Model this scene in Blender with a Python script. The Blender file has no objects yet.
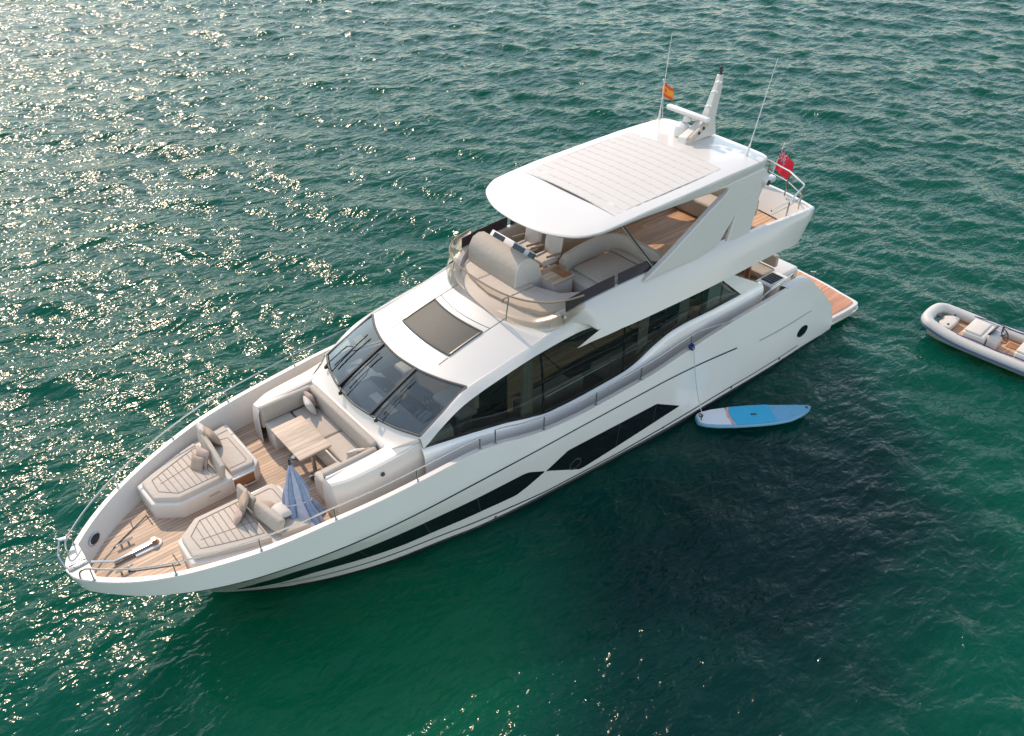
import bpy, bmesh, math, random
import numpy as np
from mathutils import Vector, Matrix
random.seed(7)
R = math.radians
scene = bpy.context.scene
COL = scene.collection

# ------------------------------------------------------------------ camera, sky, sun, exposure
# the yacht lies along X (bow towards +X, port towards +Y), waterline at z = 0, metres
cam_d = bpy.data.cameras.new('camera'); cam = bpy.data.objects.new('camera', cam_d); COL.objects.link(cam)
cam.location = (23.832, 13.878, 15.258)
YAW, PITCH = R(-129.71), R(36.21)
fwd = Vector((math.cos(YAW)*math.cos(PITCH), math.sin(YAW)*math.cos(PITCH), -math.sin(PITCH)))
cam.rotation_euler = fwd.to_track_quat('-Z', 'Y').to_euler()
cam_d.sensor_width = 36; cam_d.lens = 880/1024*36
cam_d.clip_start = 0.1; cam_d.clip_end = 12000
scene.camera = cam

SUN = Vector((-0.14, -0.99, 0)).normalized()
SUN_EL = R(41.5)
sdir = Vector((SUN.x*math.cos(SUN_EL), SUN.y*math.cos(SUN_EL), math.sin(SUN_EL)))
w = bpy.data.worlds.new('World'); scene.world = w; w.use_nodes = True
nt = w.node_tree; bg = nt.nodes['Background']
sky = nt.nodes.new('ShaderNodeTexSky'); sky.sky_type = 'NISHITA'; sky.sun_disc = False
sky.sun_elevation = SUN_EL; sky.sun_rotation = math.atan2(sdir.x, sdir.y)
sky.air_density = 1.4; sky.dust_density = .35; sky.ozone_density = 1.0
hs = nt.nodes.new('ShaderNodeHueSaturation'); hs.inputs['Saturation'].default_value = .70
nt.links.new(sky.outputs[0], hs.inputs['Color']); nt.links.new(hs.outputs[0], bg.inputs[0]); bg.inputs[1].default_value = 0.15
sl = bpy.data.lights.new('sun', 'SUN'); so = bpy.data.objects.new('sun', sl); COL.objects.link(so)
sl.energy = 2.0; sl.angle = R(0.5); sl.color = (1.0, 0.79, 0.58)
so.rotation_euler = (-sdir).to_track_quat('-Z', 'Y').to_euler(); so.location = (0, -20, 30)
scene.view_settings.view_transform = 'Standard'; scene.view_settings.look = 'None'
scene.view_settings.exposure = 0.92; scene.view_settings.gamma = 1.0
scene.view_settings.use_curve_mapping = False
scene.cycles.use_denoising = True
scene.cycles.max_bounces = 8; scene.cycles.transparent_max_bounces = 12
scene.cycles.sample_clamp_indirect = 6; scene.cycles.caustics_reflective = False; scene.cycles.caustics_refractive = False

# ------------------------------------------------------------------ helpers
def tag(o, label=None, cat=None, group=None, kind=None):
    if label: o['label'] = label
    if cat: o['category'] = cat
    if group: o['group'] = group
    if kind: o['kind'] = kind
    return o
def empty(name, loc=(0, 0, 0), label=None, cat=None, group=None):
    o = bpy.data.objects.new(name, None); o.location = loc; o.empty_display_size = .3
    COL.objects.link(o); return tag(o, label, cat, group)

class MB:
    """collects faces; build() links them as one mesh object"""
    def __init__(s): s.v = []; s.f = []
    def add(s, vs, fs):
        n = len(s.v); s.v += [tuple(map(float, p)) for p in vs]; s.f += [tuple(i+n for i in f) for f in fs]; return s
    def grid(s, rows, close_u=False, close_v=False):
        nr, nc = len(rows), len(rows[0]); vs = [p for r in rows for p in r]; fs = []
        for i in range(nr - (0 if close_u else 1)):
            for j in range(nc - (0 if close_v else 1)):
                a, b = i*nc+j, i*nc+(j+1) % nc; c, d = ((i+1) % nr)*nc+(j+1) % nc, ((i+1) % nr)*nc+j
                fs.append((a, b, c, d))
        return s.add(vs, fs)
    def poly(s, pts): return s.add(pts, [tuple(range(len(pts)))])
    def bm(s, bm, M=None):
        bm.verts.index_update()
        vs = [(M @ v.co if M else v.co) for v in bm.verts]
        s.add(vs, [tuple(v.index for v in f.verts) for f in bm.faces]); bm.free(); return s
    def box(s, c, size, r=0, seg=2, rot=None):
        bm = bmesh.new(); bmesh.ops.create_cube(bm, size=1)
        bmesh.ops.scale(bm, vec=size, verts=bm.verts)
        if r: bmesh.ops.bevel(bm, geom=list(bm.edges), offset=min(r, min(size)*.49), segments=seg, profile=.5, affect='EDGES')
        M = Matrix.Translation(c)
        if rot is not None: M = M @ (rot if isinstance(rot, Matrix) else Matrix.Rotation(rot, 4, 'Z'))
        return s.bm(bm, M)
    def prism(s, pts, z0, z1, r=0, seg=2, M=None):
        bm = bmesh.new(); vs = [bm.verts.new((p[0], p[1], z0)) for p in pts]
        f = bm.faces.new(vs); bm.normal_update()
        if f.normal.z > 0: f.normal_flip()
        ex = bmesh.ops.extrude_face_region(bm, geom=[f]); tv = [e for e in ex['geom'] if isinstance(e, bmesh.types.BMVert)]
        for v in tv: v.co.z = z1
        if r:
            es = [e for e in bm.edges if all(v in tv for v in e.verts)] + [e for e in bm.edges if len(set(v in tv for v in e.verts)) == 2]
            bmesh.ops.bevel(bm, geom=es, offset=r, segments=seg, profile=.5, affect='EDGES', clamp_overlap=True)
        bmesh.ops.recalc_face_normals(bm, faces=bm.faces)
        return s.bm(bm, M)
    def tube(s, path, rad, n=8, cap=True, close=False):
        P = [Vector(p) for p in path]; rows = []; k = len(P)
        for i, p in enumerate(P):
            if close: t = P[(i+1) % k]-P[i-1]
            else: t = P[min(i+1, k-1)]-P[max(i-1, 0)]
            t.normalize(); up = Vector((0, 0, 1)) if abs(t.z) < .95 else Vector((1, 0, 0))
            a = t.cross(up).normalized(); b = t.cross(a)
            rr = rad[i] if isinstance(rad, (list, tuple)) else rad
            rows.append([p+a*math.cos(2*math.pi*j/n)*rr+b*math.sin(2*math.pi*j/n)*rr for j in range(n)])
        n0 = len(s.v); s.grid(rows, close_u=close, close_v=True)
        if cap and not close:
            s.f.append(tuple(n0+j for j in range(n))); s.f.append(tuple(n0+(k-1)*n+j for j in reversed(range(n))))
        return s
    def lathe(s, c, prof, n=20, M=None):
        rows = [[(M or Matrix.Identity(4)) @ Vector((r*math.cos(2*math.pi*j/n), r*math.sin(2*math.pi*j/n), z)) + Vector(c) for j in range(n)] for r, z in prof]
        return s.grid(rows, close_v=True)
    def flip(s):
        m = MB(); m.v = [(x, -y, z) for x, y, z in s.v]; m.f = [tuple(reversed(f)) for f in s.f]; return m
    def mirror(s):
        n = len(s.v); s.v += [(x, -y, z) for x, y, z in s.v[:n]]; s.f += [tuple(i+n for i in reversed(f)) for f in s.f[:]]; return s
    def build(s, name, mat, parent=None, sharp=32, smooth=True, label=None, recalc=True, off=None):
        me = bpy.data.meshes.new(name)
        vs = s.v
        if parent is not None:
            # world position of the parent (parents are only moved, never turned)
            q = parent; l = Vector((0, 0, 0))
            while q is not None: l = l+q.location; q = q.parent
            vs = [(x-l.x, y-l.y, z-l.z) for x, y, z in vs]
        elif off is not None: vs = [(x-off[0], y-off[1], z-off[2]) for x, y, z in vs]
        me.from_pydata(vs, [], s.f)
        bm = bmesh.new(); bm.from_mesh(me)
        bmesh.ops.remove_doubles(bm, verts=bm.verts, dist=1e-5)
        bmesh.ops.dissolve_degenerate(bm, edges=bm.edges, dist=1e-6)
        if recalc: bmesh.ops.recalc_face_normals(bm, faces=bm.faces)
        if smooth:
            for f in bm.faces: f.smooth = True
            lim = R(sharp)
            for e in bm.edges:
                if len(e.link_faces) == 2 and e.calc_face_angle(0) > lim: e.smooth = False
        bm.to_mesh(me); bm.free()
        me.materials.append(mat)
        o = bpy.data.objects.new(name, me); COL.objects.link(o)
        if parent is not None: o.parent = parent
        elif off is not None: o.location = off
        if label: o['label'] = label
        return o

def interp(x, T):
    """smooth monotone interpolation of a table [(x, a, b, ...)] (pchip)"""
    A = np.array(sorted(T), float); X = A[:, 0]; Y = A[:, 1:]; x = float(x)
    if x <= X[0]: return Y[0].copy()
    if x >= X[-1]: return Y[-1].copy()
    h = np.diff(X)[:, None]; d = np.diff(Y, axis=0)/h; m = np.zeros_like(Y); m[0] = d[0]; m[-1] = d[-1]
    for i in range(1, len(X)-1):
        ok = d[i-1]*d[i] > 0; w1 = 2*h[i]+h[i-1]; w2 = h[i]+2*h[i-1]
        m[i] = np.where(ok, (w1+w2)/np.where(ok, w1/np.where(ok, d[i-1], 1)+w2/np.where(ok, d[i], 1), 1), 0)
    i = int(np.searchsorted(X, x)-1); t = (x-X[i])/h[i, 0]; H = h[i, 0]
    return (2*t**3-3*t*t+1)*Y[i]+(t**3-2*t*t+t)*H*m[i]+(-2*t**3+3*t*t)*Y[i+1]+(t**3-t*t)*H*m[i+1]
def lin(a, b, n): return [a+(b-a)*i/(n-1) for i in range(n)]
def curve3(pts, n):
    """smooth path through 3-D points (by index), n samples"""
    T = [(i,)+tuple(p) for i, p in enumerate(pts)]
    A = [Vector(p) for p in pts]; out = []
    for k in range(n):
        t = (len(pts)-1)*k/(n-1); i = min(int(t), len(pts)-2); u = t-i
        p0 = A[max(i-1, 0)]; p1 = A[i]; p2 = A[i+1]; p3 = A[min(i+2, len(pts)-1)]
        out.append(.5*((2*p1)+(p2-p0)*u+(2*p0-5*p1+4*p2-p3)*u*u+(3*p1-p0-3*p2+p3)*u**3))
    return out

# ------------------------------------------------------------------ materials
def newmat(name):
    m = bpy.data.materials.new(name); m.use_nodes = True; return m, m.node_tree, m.node_tree.nodes['Principled BSDF']
def N(nt, t, **k):
    n = nt.nodes.new(t)
    for a, b in k.items(): setattr(n, a, b)
    return n
def simple(name, col, rough=.5, metal=0, coat=0, var=.06, scale=3., bump=0, bscale=60., spec=.5):
    m, nt, b = newmat(name)
    b.inputs['Roughness'].default_value = rough; b.inputs['Metallic'].default_value = metal
    b.inputs['Coat Weight'].default_value = coat; b.inputs['Coat Roughness'].default_value = .06
    b.inputs['Specular IOR Level'].default_value = spec
    tc = N(nt, 'ShaderNodeTexCoord'); no = N(nt, 'ShaderNodeTexNoise'); no.inputs['Scale'].default_value = scale; no.inputs['Detail'].default_value = 5
    nt.links.new(tc.outputs['Object'], no.inputs['Vector'])
    mx = N(nt, 'ShaderNodeMix', data_type='RGBA'); mx.inputs[6].default_value = (*[c*(1-var) for c in col], 1); mx.inputs[7].default_value = (*[min(1, c*(1+var)) for c in col], 1)
    nt.links.new(no.outputs['Fac'], mx.inputs[0]); nt.links.new(mx.outputs[2], b.inputs['Base Color'])
    if bump:
        n2 = N(nt, 'ShaderNodeTexNoise'); n2.inputs['Scale'].default_value = bscale; n2.inputs['Detail'].default_value = 3
        nt.links.new(tc.outputs['Object'], n2.inputs['Vector'])
        bp = N(nt, 'ShaderNodeBump'); bp.inputs['Strength'].default_value = bump; bp.inputs['Distance'].default_value = .02
        nt.links.new(n2.outputs['Fac'], bp.inputs['Height']); nt.links.new(bp.outputs['Normal'], b.inputs['Normal'])
    return m
def teak(name, col, gap=.07, dark=.25, axis='Y', rough=.6):
    m, nt, b = newmat(name); b.inputs['Roughness'].default_value = rough
    tc = N(nt, 'ShaderNodeTexCoord'); sp = N(nt, 'ShaderNodeSeparateXYZ'); nt.links.new(tc.outputs['Object'], sp.inputs[0])
    dv = N(nt, 'ShaderNodeMath', operation='DIVIDE'); dv.inputs[1].default_value = gap; nt.links.new(sp.outputs[axis], dv.inputs[0])
    fr = N(nt, 'ShaderNodeMath', operation='FRACT'); nt.links.new(dv.outputs[0], fr.inputs[0])
    lt = N(nt, 'ShaderNodeMath', operation='LESS_THAN'); lt.inputs[1].default_value = .13; nt.links.new(fr.outputs[0], lt.inputs[0])
    fl = N(nt, 'ShaderNodeMath', operation='FLOOR'); nt.links.new(dv.outputs[0], fl.inputs[0])
    wn = N(nt, 'ShaderNodeTexWhiteNoise', noise_dimensions='1D'); nt.links.new(fl.outputs[0], wn.inputs['W'])
    mp = N(nt, 'ShaderNodeMapping'); mp.inputs['Scale'].default_value = (1.2, 14, 1) if axis == 'Y' else (14, 1.2, 1)
    nt.links.new(tc.outputs['Object'], mp.inputs[0]); no = N(nt, 'ShaderNodeTexNoise'); no.inputs['Scale'].default_value = 2.2; no.inputs['Detail'].default_value = 6
    nt.links.new(mp.outputs[0], no.inputs['Vector'])
    ad = N(nt, 'ShaderNodeMath', operation='ADD'); nt.links.new(no.outputs['Fac'], ad.inputs[0])
    mu = N(nt, 'ShaderNodeMath', operation='MULTIPLY'); mu.inputs[1].default_value = .45; nt.links.new(wn.outputs['Value'], mu.inputs[0]); nt.links.new(mu.outputs[0], ad.inputs[1])
    cr = N(nt, 'ShaderNodeValToRGB'); e = cr.color_ramp.elements
    e[0].position = .35; e[0].color = (*[c*.66 for c in col], 1); e[1].position = 1.05; e[1].color = (*[min(1, c*1.3) for c in col], 1)
    nt.links.new(ad.outputs[0], cr.inputs[0])
    mx = N(nt, 'ShaderNodeMix', data_type='RGBA'); mx.inputs[7].default_value = (*[c*dark for c in col], 1)
    nt.links.new(lt.outputs[0], mx.inputs[0]); nt.links.new(cr.outputs[0], mx.inputs[6]); nt.links.new(mx.outputs[2], b.inputs['Base Color'])
    return m
def glass(name, tint, refl=1.0, rough=.02):
    m = bpy.data.materials.new(name); m.use_nodes = True; nt = m.node_tree; nt.nodes.clear()
    out = N(nt, 'ShaderNodeOutputMaterial'); tr = N(nt, 'ShaderNodeBsdfTransparent'); tr.inputs[0].default_value = (*tint, 1)
    gl = N(nt, 'ShaderNodeBsdfGlossy'); gl.inputs['Roughness'].default_value = rough; gl.inputs[0].default_value = (.93, 1, .96, 1)
    fr = N(nt, 'ShaderNodeFresnel'); fr.inputs['IOR'].default_value = 1.5
    mu = N(nt, 'ShaderNodeMath', operation='MULTIPLY'); mu.inputs[1].default_value = refl; nt.links.new(fr.outputs[0], mu.inputs[0])
    mx = N(nt, 'ShaderNodeMixShader'); nt.links.new(mu.outputs[0], mx.inputs[0]); nt.links.new(tr.outputs[0], mx.inputs[1]); nt.links.new(gl.outputs[0], mx.inputs[2])
    nt.links.new(mx.outputs[0], out.inputs[0]); return m

M = {}
M['gel'] = simple('white_gelcoat', (.61, .57, .515), .28, coat=.4, var=.025, scale=.8)
M['hull'] = simple('hull_gelcoat', (.86, .825, .78), .2, coat=.7, var=.05, scale=.9, bump=.05, bscale=2.2)
M['cream'] = simple('cream_gelcoat', (.62, .565, .50), .35, coat=.2, var=.04, scale=1.2)
M['nonskid'] = simple('nonskid_white', (.62, .59, .55), .6, var=.04, scale=2, bump=.3, bscale=180)
M['sunroof'] = simple('sunroof_fabric', (.555, .515, .465), .7, var=.03, scale=3)
M['antifoul'] = simple('antifouling', (.012, .014, .018), .5)
M['line'] = simple('dark_stripe', (.02, .025, .03), .3)
M['hullglass'] = simple('hull_window_glass', (.008, .01, .012), .06, var=.2, spec=.6)
M['teak'] = teak('teak_deck', (.46, .315, .215), .095, .45)
M['teakfly'] = teak('teak_flybridge', (.54, .32, .185), .07)
M['teakplat'] = teak('teak_platform', (.52, .24, .13), .075, .45)
M['tablewood'] = teak('table_wood', (.50, .38, .28), .13, .75, rough=.65)
M['wood'] = simple('varnished_wood', (.30, .13, .05), .35, coat=.4, var=.35, scale=9)
M['cush'] = simple('cushion_fabric', (.50, .43, .36), .85, var=.05, scale=6, bump=.6, bscale=9)
M['cush2'] = simple('sofa_fabric', (.41, .355, .295), .85, var=.06, scale=6, bump=.6, bscale=9)
M['cushdark'] = simple('piping_fabric', (.27, .205, .15), .9)
M['pilA'] = simple('pillow_tan', (.40, .30, .22), .9, var=.12, scale=9, bump=.3, bscale=90)
M['pilB'] = simple('pillow_cream', (.58, .53, .47), .9, var=.06, scale=9, bump=.3, bscale=90)
M['pilC'] = simple('pillow_rose', (.45, .33, .28), .9, var=.12, scale=9, bump=.3, bscale=90)
M['steel'] = simple('stainless_steel', (.46, .46, .45), .18, 1, var=.05)
M['black'] = simple('black_trim', (.015, .016, .018), .35)
M['rubber'] = simple('dark_rubber', (.03, .032, .035), .6)
M['frame'] = simple('window_frame', (.055, .055, .05), .35)
M['glass'] = glass('tinted_glass', (.94, .97, .95), 2.0)
M['sideglass'] = glass('dark_side_glass', (.42, .48, .46), 1.4)
M['hatch'] = simple('hatch_glass', (.052, .054, .048), .55, var=.2, scale=4, spec=.3)
M['screen'] = glass('smoked_acrylic', (.86, .80, .74), .8)
M['screendark'] = simple('dark_acrylic', (.055, .042, .05), .2, var=.1)
M['int'] = simple('interior_dark', (.06, .055, .05), .7, var=.3)
M['intfloor'] = simple('interior_carpet', (.16, .13, .10), .9, var=.2)
M['intlight'] = simple('interior_leather', (.62, .54, .44), .6)
M['dash'] = simple('dashboard', (.22, .21, .19), .4, var=.2)
M['shade'] = simple('orange_lampshade', (.95, .42, .10), .7)
M['red'] = simple('flag_red', (.80, .025, .05), .8); M['yel'] = simple('flag_yellow', (.74, .27, .03), .8)
M['redo'] = simple('flag_orange_red', (.60, .07, .02), .8)
M['navy'] = simple('flag_navy', (.02, .03, .16), .8); M['white'] = simple('white_plastic', (.68, .66, .63), .4)
M['rope'] = simple('rope', (.55, .53, .5), .9)
# ------------------------------------------------------------------ hull shape
SHEER = [(1.7, 2.66, .50), (1.9, 2.675, .92), (2.22, 2.69, 1.34), (2.55, 2.70, 1.66), (2.89, 2.705, 1.96), (3.3, 2.71, 2.34), (3.76, 2.72, 2.66), (4.7, 2.73, 2.66), (5.9, 2.74, 2.64), (6.9, 2.76, 2.63), (8.0, 2.79, 2.60), (9.0, 2.81, 2.53),
 (10.4, 2.82, 2.41), (11.3, 2.82, 2.40), (12.2, 2.82, 2.40), (13.3, 2.80, 2.45), (14.2, 2.78, 2.60), (14.9, 2.75, 2.78), (15.55, 2.72, 2.86), (16.4, 2.68, 2.84), (17.0, 2.64, 2.81),
 (18.0, 2.55, 2.77), (18.7, 2.46, 2.75), (19.5, 2.33, 2.70), (20.2, 2.15, 2.63), (20.9, 1.90, 2.57), (21.3, 1.73, 2.53), (21.7, 1.53, 2.49), (22.3, 1.14, 2.44), (22.87, .62, 2.41), (23.05, .40, 2.405), (23.15, .22, 2.40), (23.2, 0, 2.40)]
KNUCK = [(1.7, 2.68, .40), (2.5, 2.71, 1.05), (3.3, 2.74, 1.42), (4.4, 2.76, 1.40), (5.6, 2.775, 1.45), (6.8, 2.79, 1.70), (10, 2.84, 2.04), (13.2, 2.82, 2.09), (15.5, 2.71, 2.02), (17.5, 2.54, 1.92), (18.7, 2.38, 1.90),
 (20.3, 2.04, 1.92), (21.3, 1.67, 1.93), (22.3, 1.07, 1.95), (22.87, .55, 1.97), (23.05, .34, 1.97), (23.15, .17, 1.97), (23.2, 0, 1.97)]
WLINE = [(1.7, 2.64), (4.8, 2.72), (8, 2.72), (12.7, 2.52), (15.1, 2.30), (16.06, 2.10), (17.3, 1.85), (18.5, 1.45), (19.2, 1.12), (19.75, .80), (20.3, .44), (20.6, .22), (20.8, 0)]
def xw_of(xs):
    if xs <= 9: return xs
    return xs-(23.2-20.8)*((xs-9)/14.2)**2.0
def hull_pt(xs, t):
    """t = 0 waterline, .6 knuckle, 1 sheer"""
    sy, sz = interp(xs, SHEER)
    ky, kz = interp(xs, KNUCK); kx = xs-.10*max(0, (xs-16)/7.2)**2
    kz = min(kz, sz-.02)
    xw = xw_of(xs); wy = interp(xw, WLINE)[0]
    if t >= .6:
        u = (t-.6)/.4; return np.array((kx+(xs-kx)*u, ky+(sy-ky)*u, kz+(sz-kz)*u))
    if t >= 0:
        u = t/.6; fl = max(0, (xs-12)/11.2)
        yy = wy+(ky-wy)*u - fl*.55*u*(1-u)*(ky-wy)*1.2 + (1-fl)*.10*u*(1-u)
        return np.array((xw+(kx-xw)*u, max(0, yy), kz*u))
    u = -t  # below the water, u 0..1 to the keel
    return np.array((xw, wy*(1-u**1.6), -1.1*u*max(.15, 1-max(0, (xs-19)/4.2)**2)))
def hull_n(xs, t):
    e = 1e-3; a = hull_pt(min(xs+e, 23.2), t)-hull_pt(max(xs-e, 1.7), t); b = hull_pt(xs, min(t+e, 1))-hull_pt(xs, max(t-e, -1))
    n = np.cross(a, b); n = n/np.linalg.norm(n)
    return n if n[1] > 0 else -n

# ================================================================== WATER
def ocean_tile(n, L, wind, amp, seed, lmin=.3, spread=2, lmax=9.):
    rng = np.random.default_rng(seed); k1 = 2*np.pi*np.fft.fftfreq(n, L/n); kx, ky = np.meshgrid(k1, k1, indexing='ij')
    k = np.hypot(kx, ky); k[0, 0] = 1
    c = (kx*wind[0]+ky*wind[1])/k
    P = np.exp(-(2*np.pi/lmax/k)**-0 * 0) * np.exp(-(.5/(k*lmax/6.28))**2*4) / k**3.4 * (np.abs(c)**spread*.85+.15)
    P *= np.exp(-(k*lmin/6.28)**2); P[0, 0] = 0
    h = np.fft.ifft2(np.sqrt(P)*(rng.normal(size=(n, n))+1j*rng.normal(size=(n, n))))
    h = h.real; g = np.gradient(h, L/n); s = np.sqrt(np.mean(g[0]**2+g[1]**2)); return h*(amp/s)
def samp(T, L, x, y):
    n = T.shape[0]; u = (x/L*n) % n; v = (y/L*n) % n; i = u.astype(int); j = v.astype(int); a = u-i; b = v-j; i2 = (i+1) % n; j2 = (j+1) % n; i %= n; j %= n
    return T[i, j]*(1-a)*(1-b)+T[i2, j]*a*(1-b)+T[i, j2]*(1-a)*b+T[i2, j2]*a*b
def axis(lo, hi, d, far):
    a = list(np.arange(lo, hi, d)); st = d; x = hi
    while x < far: a.append(x); st *= 1.22; x += st
    st = d; x = lo-d
    while x > -far: a.insert(0, x); st *= 1.22; x -= st
    return np.array(a)
def build_water():
    fx, fy = math.cos(YAW), math.sin(YAW)           # away from the viewer
    rx, ry = fy, -fx                                 # to the viewer's right
    cx, cy = 23.83, 13.88
    U = axis(-36, 36, .13, 6000); V = axis(5, 66, .13, 6000)
    uu, vv = np.meshgrid(U, V, indexing='ij')
    wd = np.array((.25, 1.0)); wd /= np.linalg.norm(wd)
    T1 = ocean_tile(256, 31.0, wd, WAVE1, 3, .75, 2.0, 5.0); T2 = ocean_tile(256, 19.3, (.55, .83), WAVE2, 5, .45, 1.2, 3.0)
    T3 = ocean_tile(128, 67.0, (.1, .99), .022, 9, 3., 3.0, 14.0)
    h = samp(T1, 31.0, uu, vv)+samp(T2, 19.3, uu*.94+vv*.34, vv*.94-uu*.34)+samp(T3, 67.0, uu, vv)
    dist = np.hypot(uu, vv); h *= np.clip(1.15-dist/700, 0, 1)
    X = cx+uu*rx+vv*fx; Y = cy+uu*ry+vv*fy
    # calmer in the lee of the hull
    lee = np.exp(-((np.clip((X-12)/9, -9, 9))**4))*np.exp(-(np.clip((Y-5.5)/4.5, -9, 9))**4)
    h *= 1-.45*lee
    nu, nv = len(U), len(V)
    co = np.stack([X, Y, h], -1).reshape(-1, 3).astype(np.float32)
    idx = np.arange(nu*nv).reshape(nu, nv)
    fa = np.stack([idx[:-1, :-1], idx[:-1, 1:], idx[1:, 1:], idx[1:, :-1]], -1).reshape(-1, 4)
    me = bpy.data.meshes.new('sea_water')
    me.vertices.add(len(co)); me.vertices.foreach_set('co', co.ravel())
    me.loops.add(fa.size); me.loops.foreach_set('vertex_index', fa.ravel().astype(np.int32))
    me.polygons.add(len(fa)); me.polygons.foreach_set('loop_start', np.arange(0, fa.size, 4, dtype=np.int32)); me.polygons.foreach_set('loop_total', np.full(len(fa), 4, np.int32))
    me.polygons.foreach_set('use_smooth', np.ones(len(fa), bool)); me.update(); me.validate()
    if me.polygons[0].normal.z < 0: me.flip_normals()
    o = bpy.data.objects.new('sea_water', me); COL.objects.link(o); o['kind'] = 'structure'
    m, nt, b = newmat('sea_water'); me.materials.append(m)
    tc = N(nt, 'ShaderNodeTexCoord')
    big = N(nt, 'ShaderNodeTexNoise'); big.inputs['Scale'].default_value = .07; big.inputs['Detail'].default_value = 3
    nt.links.new(tc.outputs['Object'], big.inputs['Vector'])
    mx = N(nt, 'ShaderNodeMix', data_type='RGBA'); mx.inputs[6].default_value = (*WCOL1, 1); mx.inputs[7].default_value = (*WCOL2, 1)
    nt.links.new(big.outputs['Fac'], mx.inputs[0]); col = mx.outputs[2]
    # yacht's shade to port and green glow under the bow, painted into the colour
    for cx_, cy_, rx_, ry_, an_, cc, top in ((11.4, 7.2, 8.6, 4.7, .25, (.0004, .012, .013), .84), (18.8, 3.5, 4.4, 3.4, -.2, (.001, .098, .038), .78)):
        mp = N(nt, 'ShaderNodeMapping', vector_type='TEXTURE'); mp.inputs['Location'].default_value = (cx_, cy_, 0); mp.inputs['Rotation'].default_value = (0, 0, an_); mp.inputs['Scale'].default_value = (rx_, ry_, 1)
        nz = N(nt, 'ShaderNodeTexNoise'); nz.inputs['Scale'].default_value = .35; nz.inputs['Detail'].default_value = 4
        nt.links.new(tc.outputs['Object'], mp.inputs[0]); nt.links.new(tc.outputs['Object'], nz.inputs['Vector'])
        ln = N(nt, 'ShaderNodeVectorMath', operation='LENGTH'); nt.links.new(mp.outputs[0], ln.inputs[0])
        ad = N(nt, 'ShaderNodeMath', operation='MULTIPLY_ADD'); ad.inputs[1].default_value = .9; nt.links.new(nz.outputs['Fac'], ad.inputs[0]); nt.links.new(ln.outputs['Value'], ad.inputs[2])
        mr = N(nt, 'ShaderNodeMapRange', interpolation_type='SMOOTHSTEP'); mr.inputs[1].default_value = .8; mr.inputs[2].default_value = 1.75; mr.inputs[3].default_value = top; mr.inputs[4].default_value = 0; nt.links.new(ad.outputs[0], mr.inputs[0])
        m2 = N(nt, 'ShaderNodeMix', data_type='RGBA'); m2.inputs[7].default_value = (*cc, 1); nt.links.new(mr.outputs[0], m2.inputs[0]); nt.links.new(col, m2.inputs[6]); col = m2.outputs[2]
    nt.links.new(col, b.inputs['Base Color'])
    b.inputs['IOR'].default_value = 1.20; b.inputs['Roughness'].default_value = WROUGH
    if WSSS:
        b.subsurface_method = 'BURLEY'; b.inputs['Subsurface Weight'].default_value = 1
        b.inputs['Subsurface Radius'].default_value = (.2, 1.0, .6); b.inputs['Subsurface Scale'].default_value = WSSS
    # wind ripples: two layers of fine bump, one stretched along the crests
    prev = None
    for sc, st, ds, rot, sx in ((1.7, .75, .14, -.25, .5), (4.2, .95, .06, .35, .55), (8.5, .8, .024, -.6, .7)):
        mp = N(nt, 'ShaderNodeMapping'); mp.inputs['Rotation'].default_value = (0, 0, -(YAW-math.pi/2)+rot); mp.inputs['Scale'].default_value = (sx, 1, 1)
        nt.links.new(tc.outputs['Object'], mp.inputs[0])
        no = N(nt, 'ShaderNodeTexNoise'); no.inputs['Scale'].default_value = sc; no.inputs['Detail'].default_value = 1.0; no.inputs['Roughness'].default_value = .5; no.inputs['Distortion'].default_value = .6
        nt.links.new(mp.outputs[0], no.inputs['Vector'])
        bp = N(nt, 'ShaderNodeBump'); bp.inputs['Strength'].default_value = st*WBUMP; bp.inputs['Distance'].default_value = ds
        nt.links.new(no.outputs['Fac'], bp.inputs['Height'])
        if prev: nt.links.new(prev.outputs[0], bp.inputs['Normal'])
        prev = bp
    nt.links.new(prev.outputs[0], b.inputs['Normal'])
    return o
WAVE1, WAVE2, WROUGH, WBUMP, WSSS = .11, .12, .14, 1.2, 3.0
WCOL1, WCOL2 = (.0002, .044, .031), (.0005, .064, .037)
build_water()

# ================================================================== YACHT
yacht = empty('motor_yacht', (11.5, 0, 0), 'large white motor yacht with teak decks, flybridge and hardtop lying across the green sea', 'yacht')
def P(mb, name, mat, parent=yacht, **k): return mb.build(name, mat, parent, **k)
def P2(mb, name, mat, parent=yacht, **k):
    """the piece on the port side and its mirror twin to starboard"""
    o = mb.build(name, mat, parent, **k); mb.flip().build(name, mat, parent, **k); return o

# ---- hull
XS = lin(1.7, 3.8, 26)+lin(4.1, 20, 46)+lin(20.3, 22.6, 12)+[22.8, 22.95, 23.05, 23.1, 23.15, 23.18, 23.2]
def hull_strip(ts): return [[tuple(hull_pt(x, t)) for t in ts] for x in XS]
m = MB(); m.grid(hull_strip([.035, .1, .2, .3, .4, .5, .6])); m.grid(hull_strip([.6, .7, .8, .9, 1])); m.mirror()
hull = P(m, 'hull', M['hull'], sharp=20)
m = MB(); m.grid(hull_strip([-1, -.8, -.6, -.4, -.2, 0, .035])); m.mirror()
rows = [[tuple(hull_pt(1.7, t)) for t in (-1, -.6, -.2, 0, .3, .6, 1)], [(1.7, 0, z) for z in (-1.1, -.7, -.3, 0, .2, .35, .5)]]
P(m, 'hull_bottom', M['antifoul'], hull)
def hull_band(f0, f1, x0, x1, n, off=.006):
    m = MB(); rows = []
    for x in lin(x0, x1, n):
        a, b = f0(x), f1(x); r = []
        for k in range(4):
            t = a+(b-a)*k/3; p = hull_pt(x, t)+hull_n(x, t)*off; r.append(tuple(p))
        rows.append(r)
    return m.grid(rows)
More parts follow.
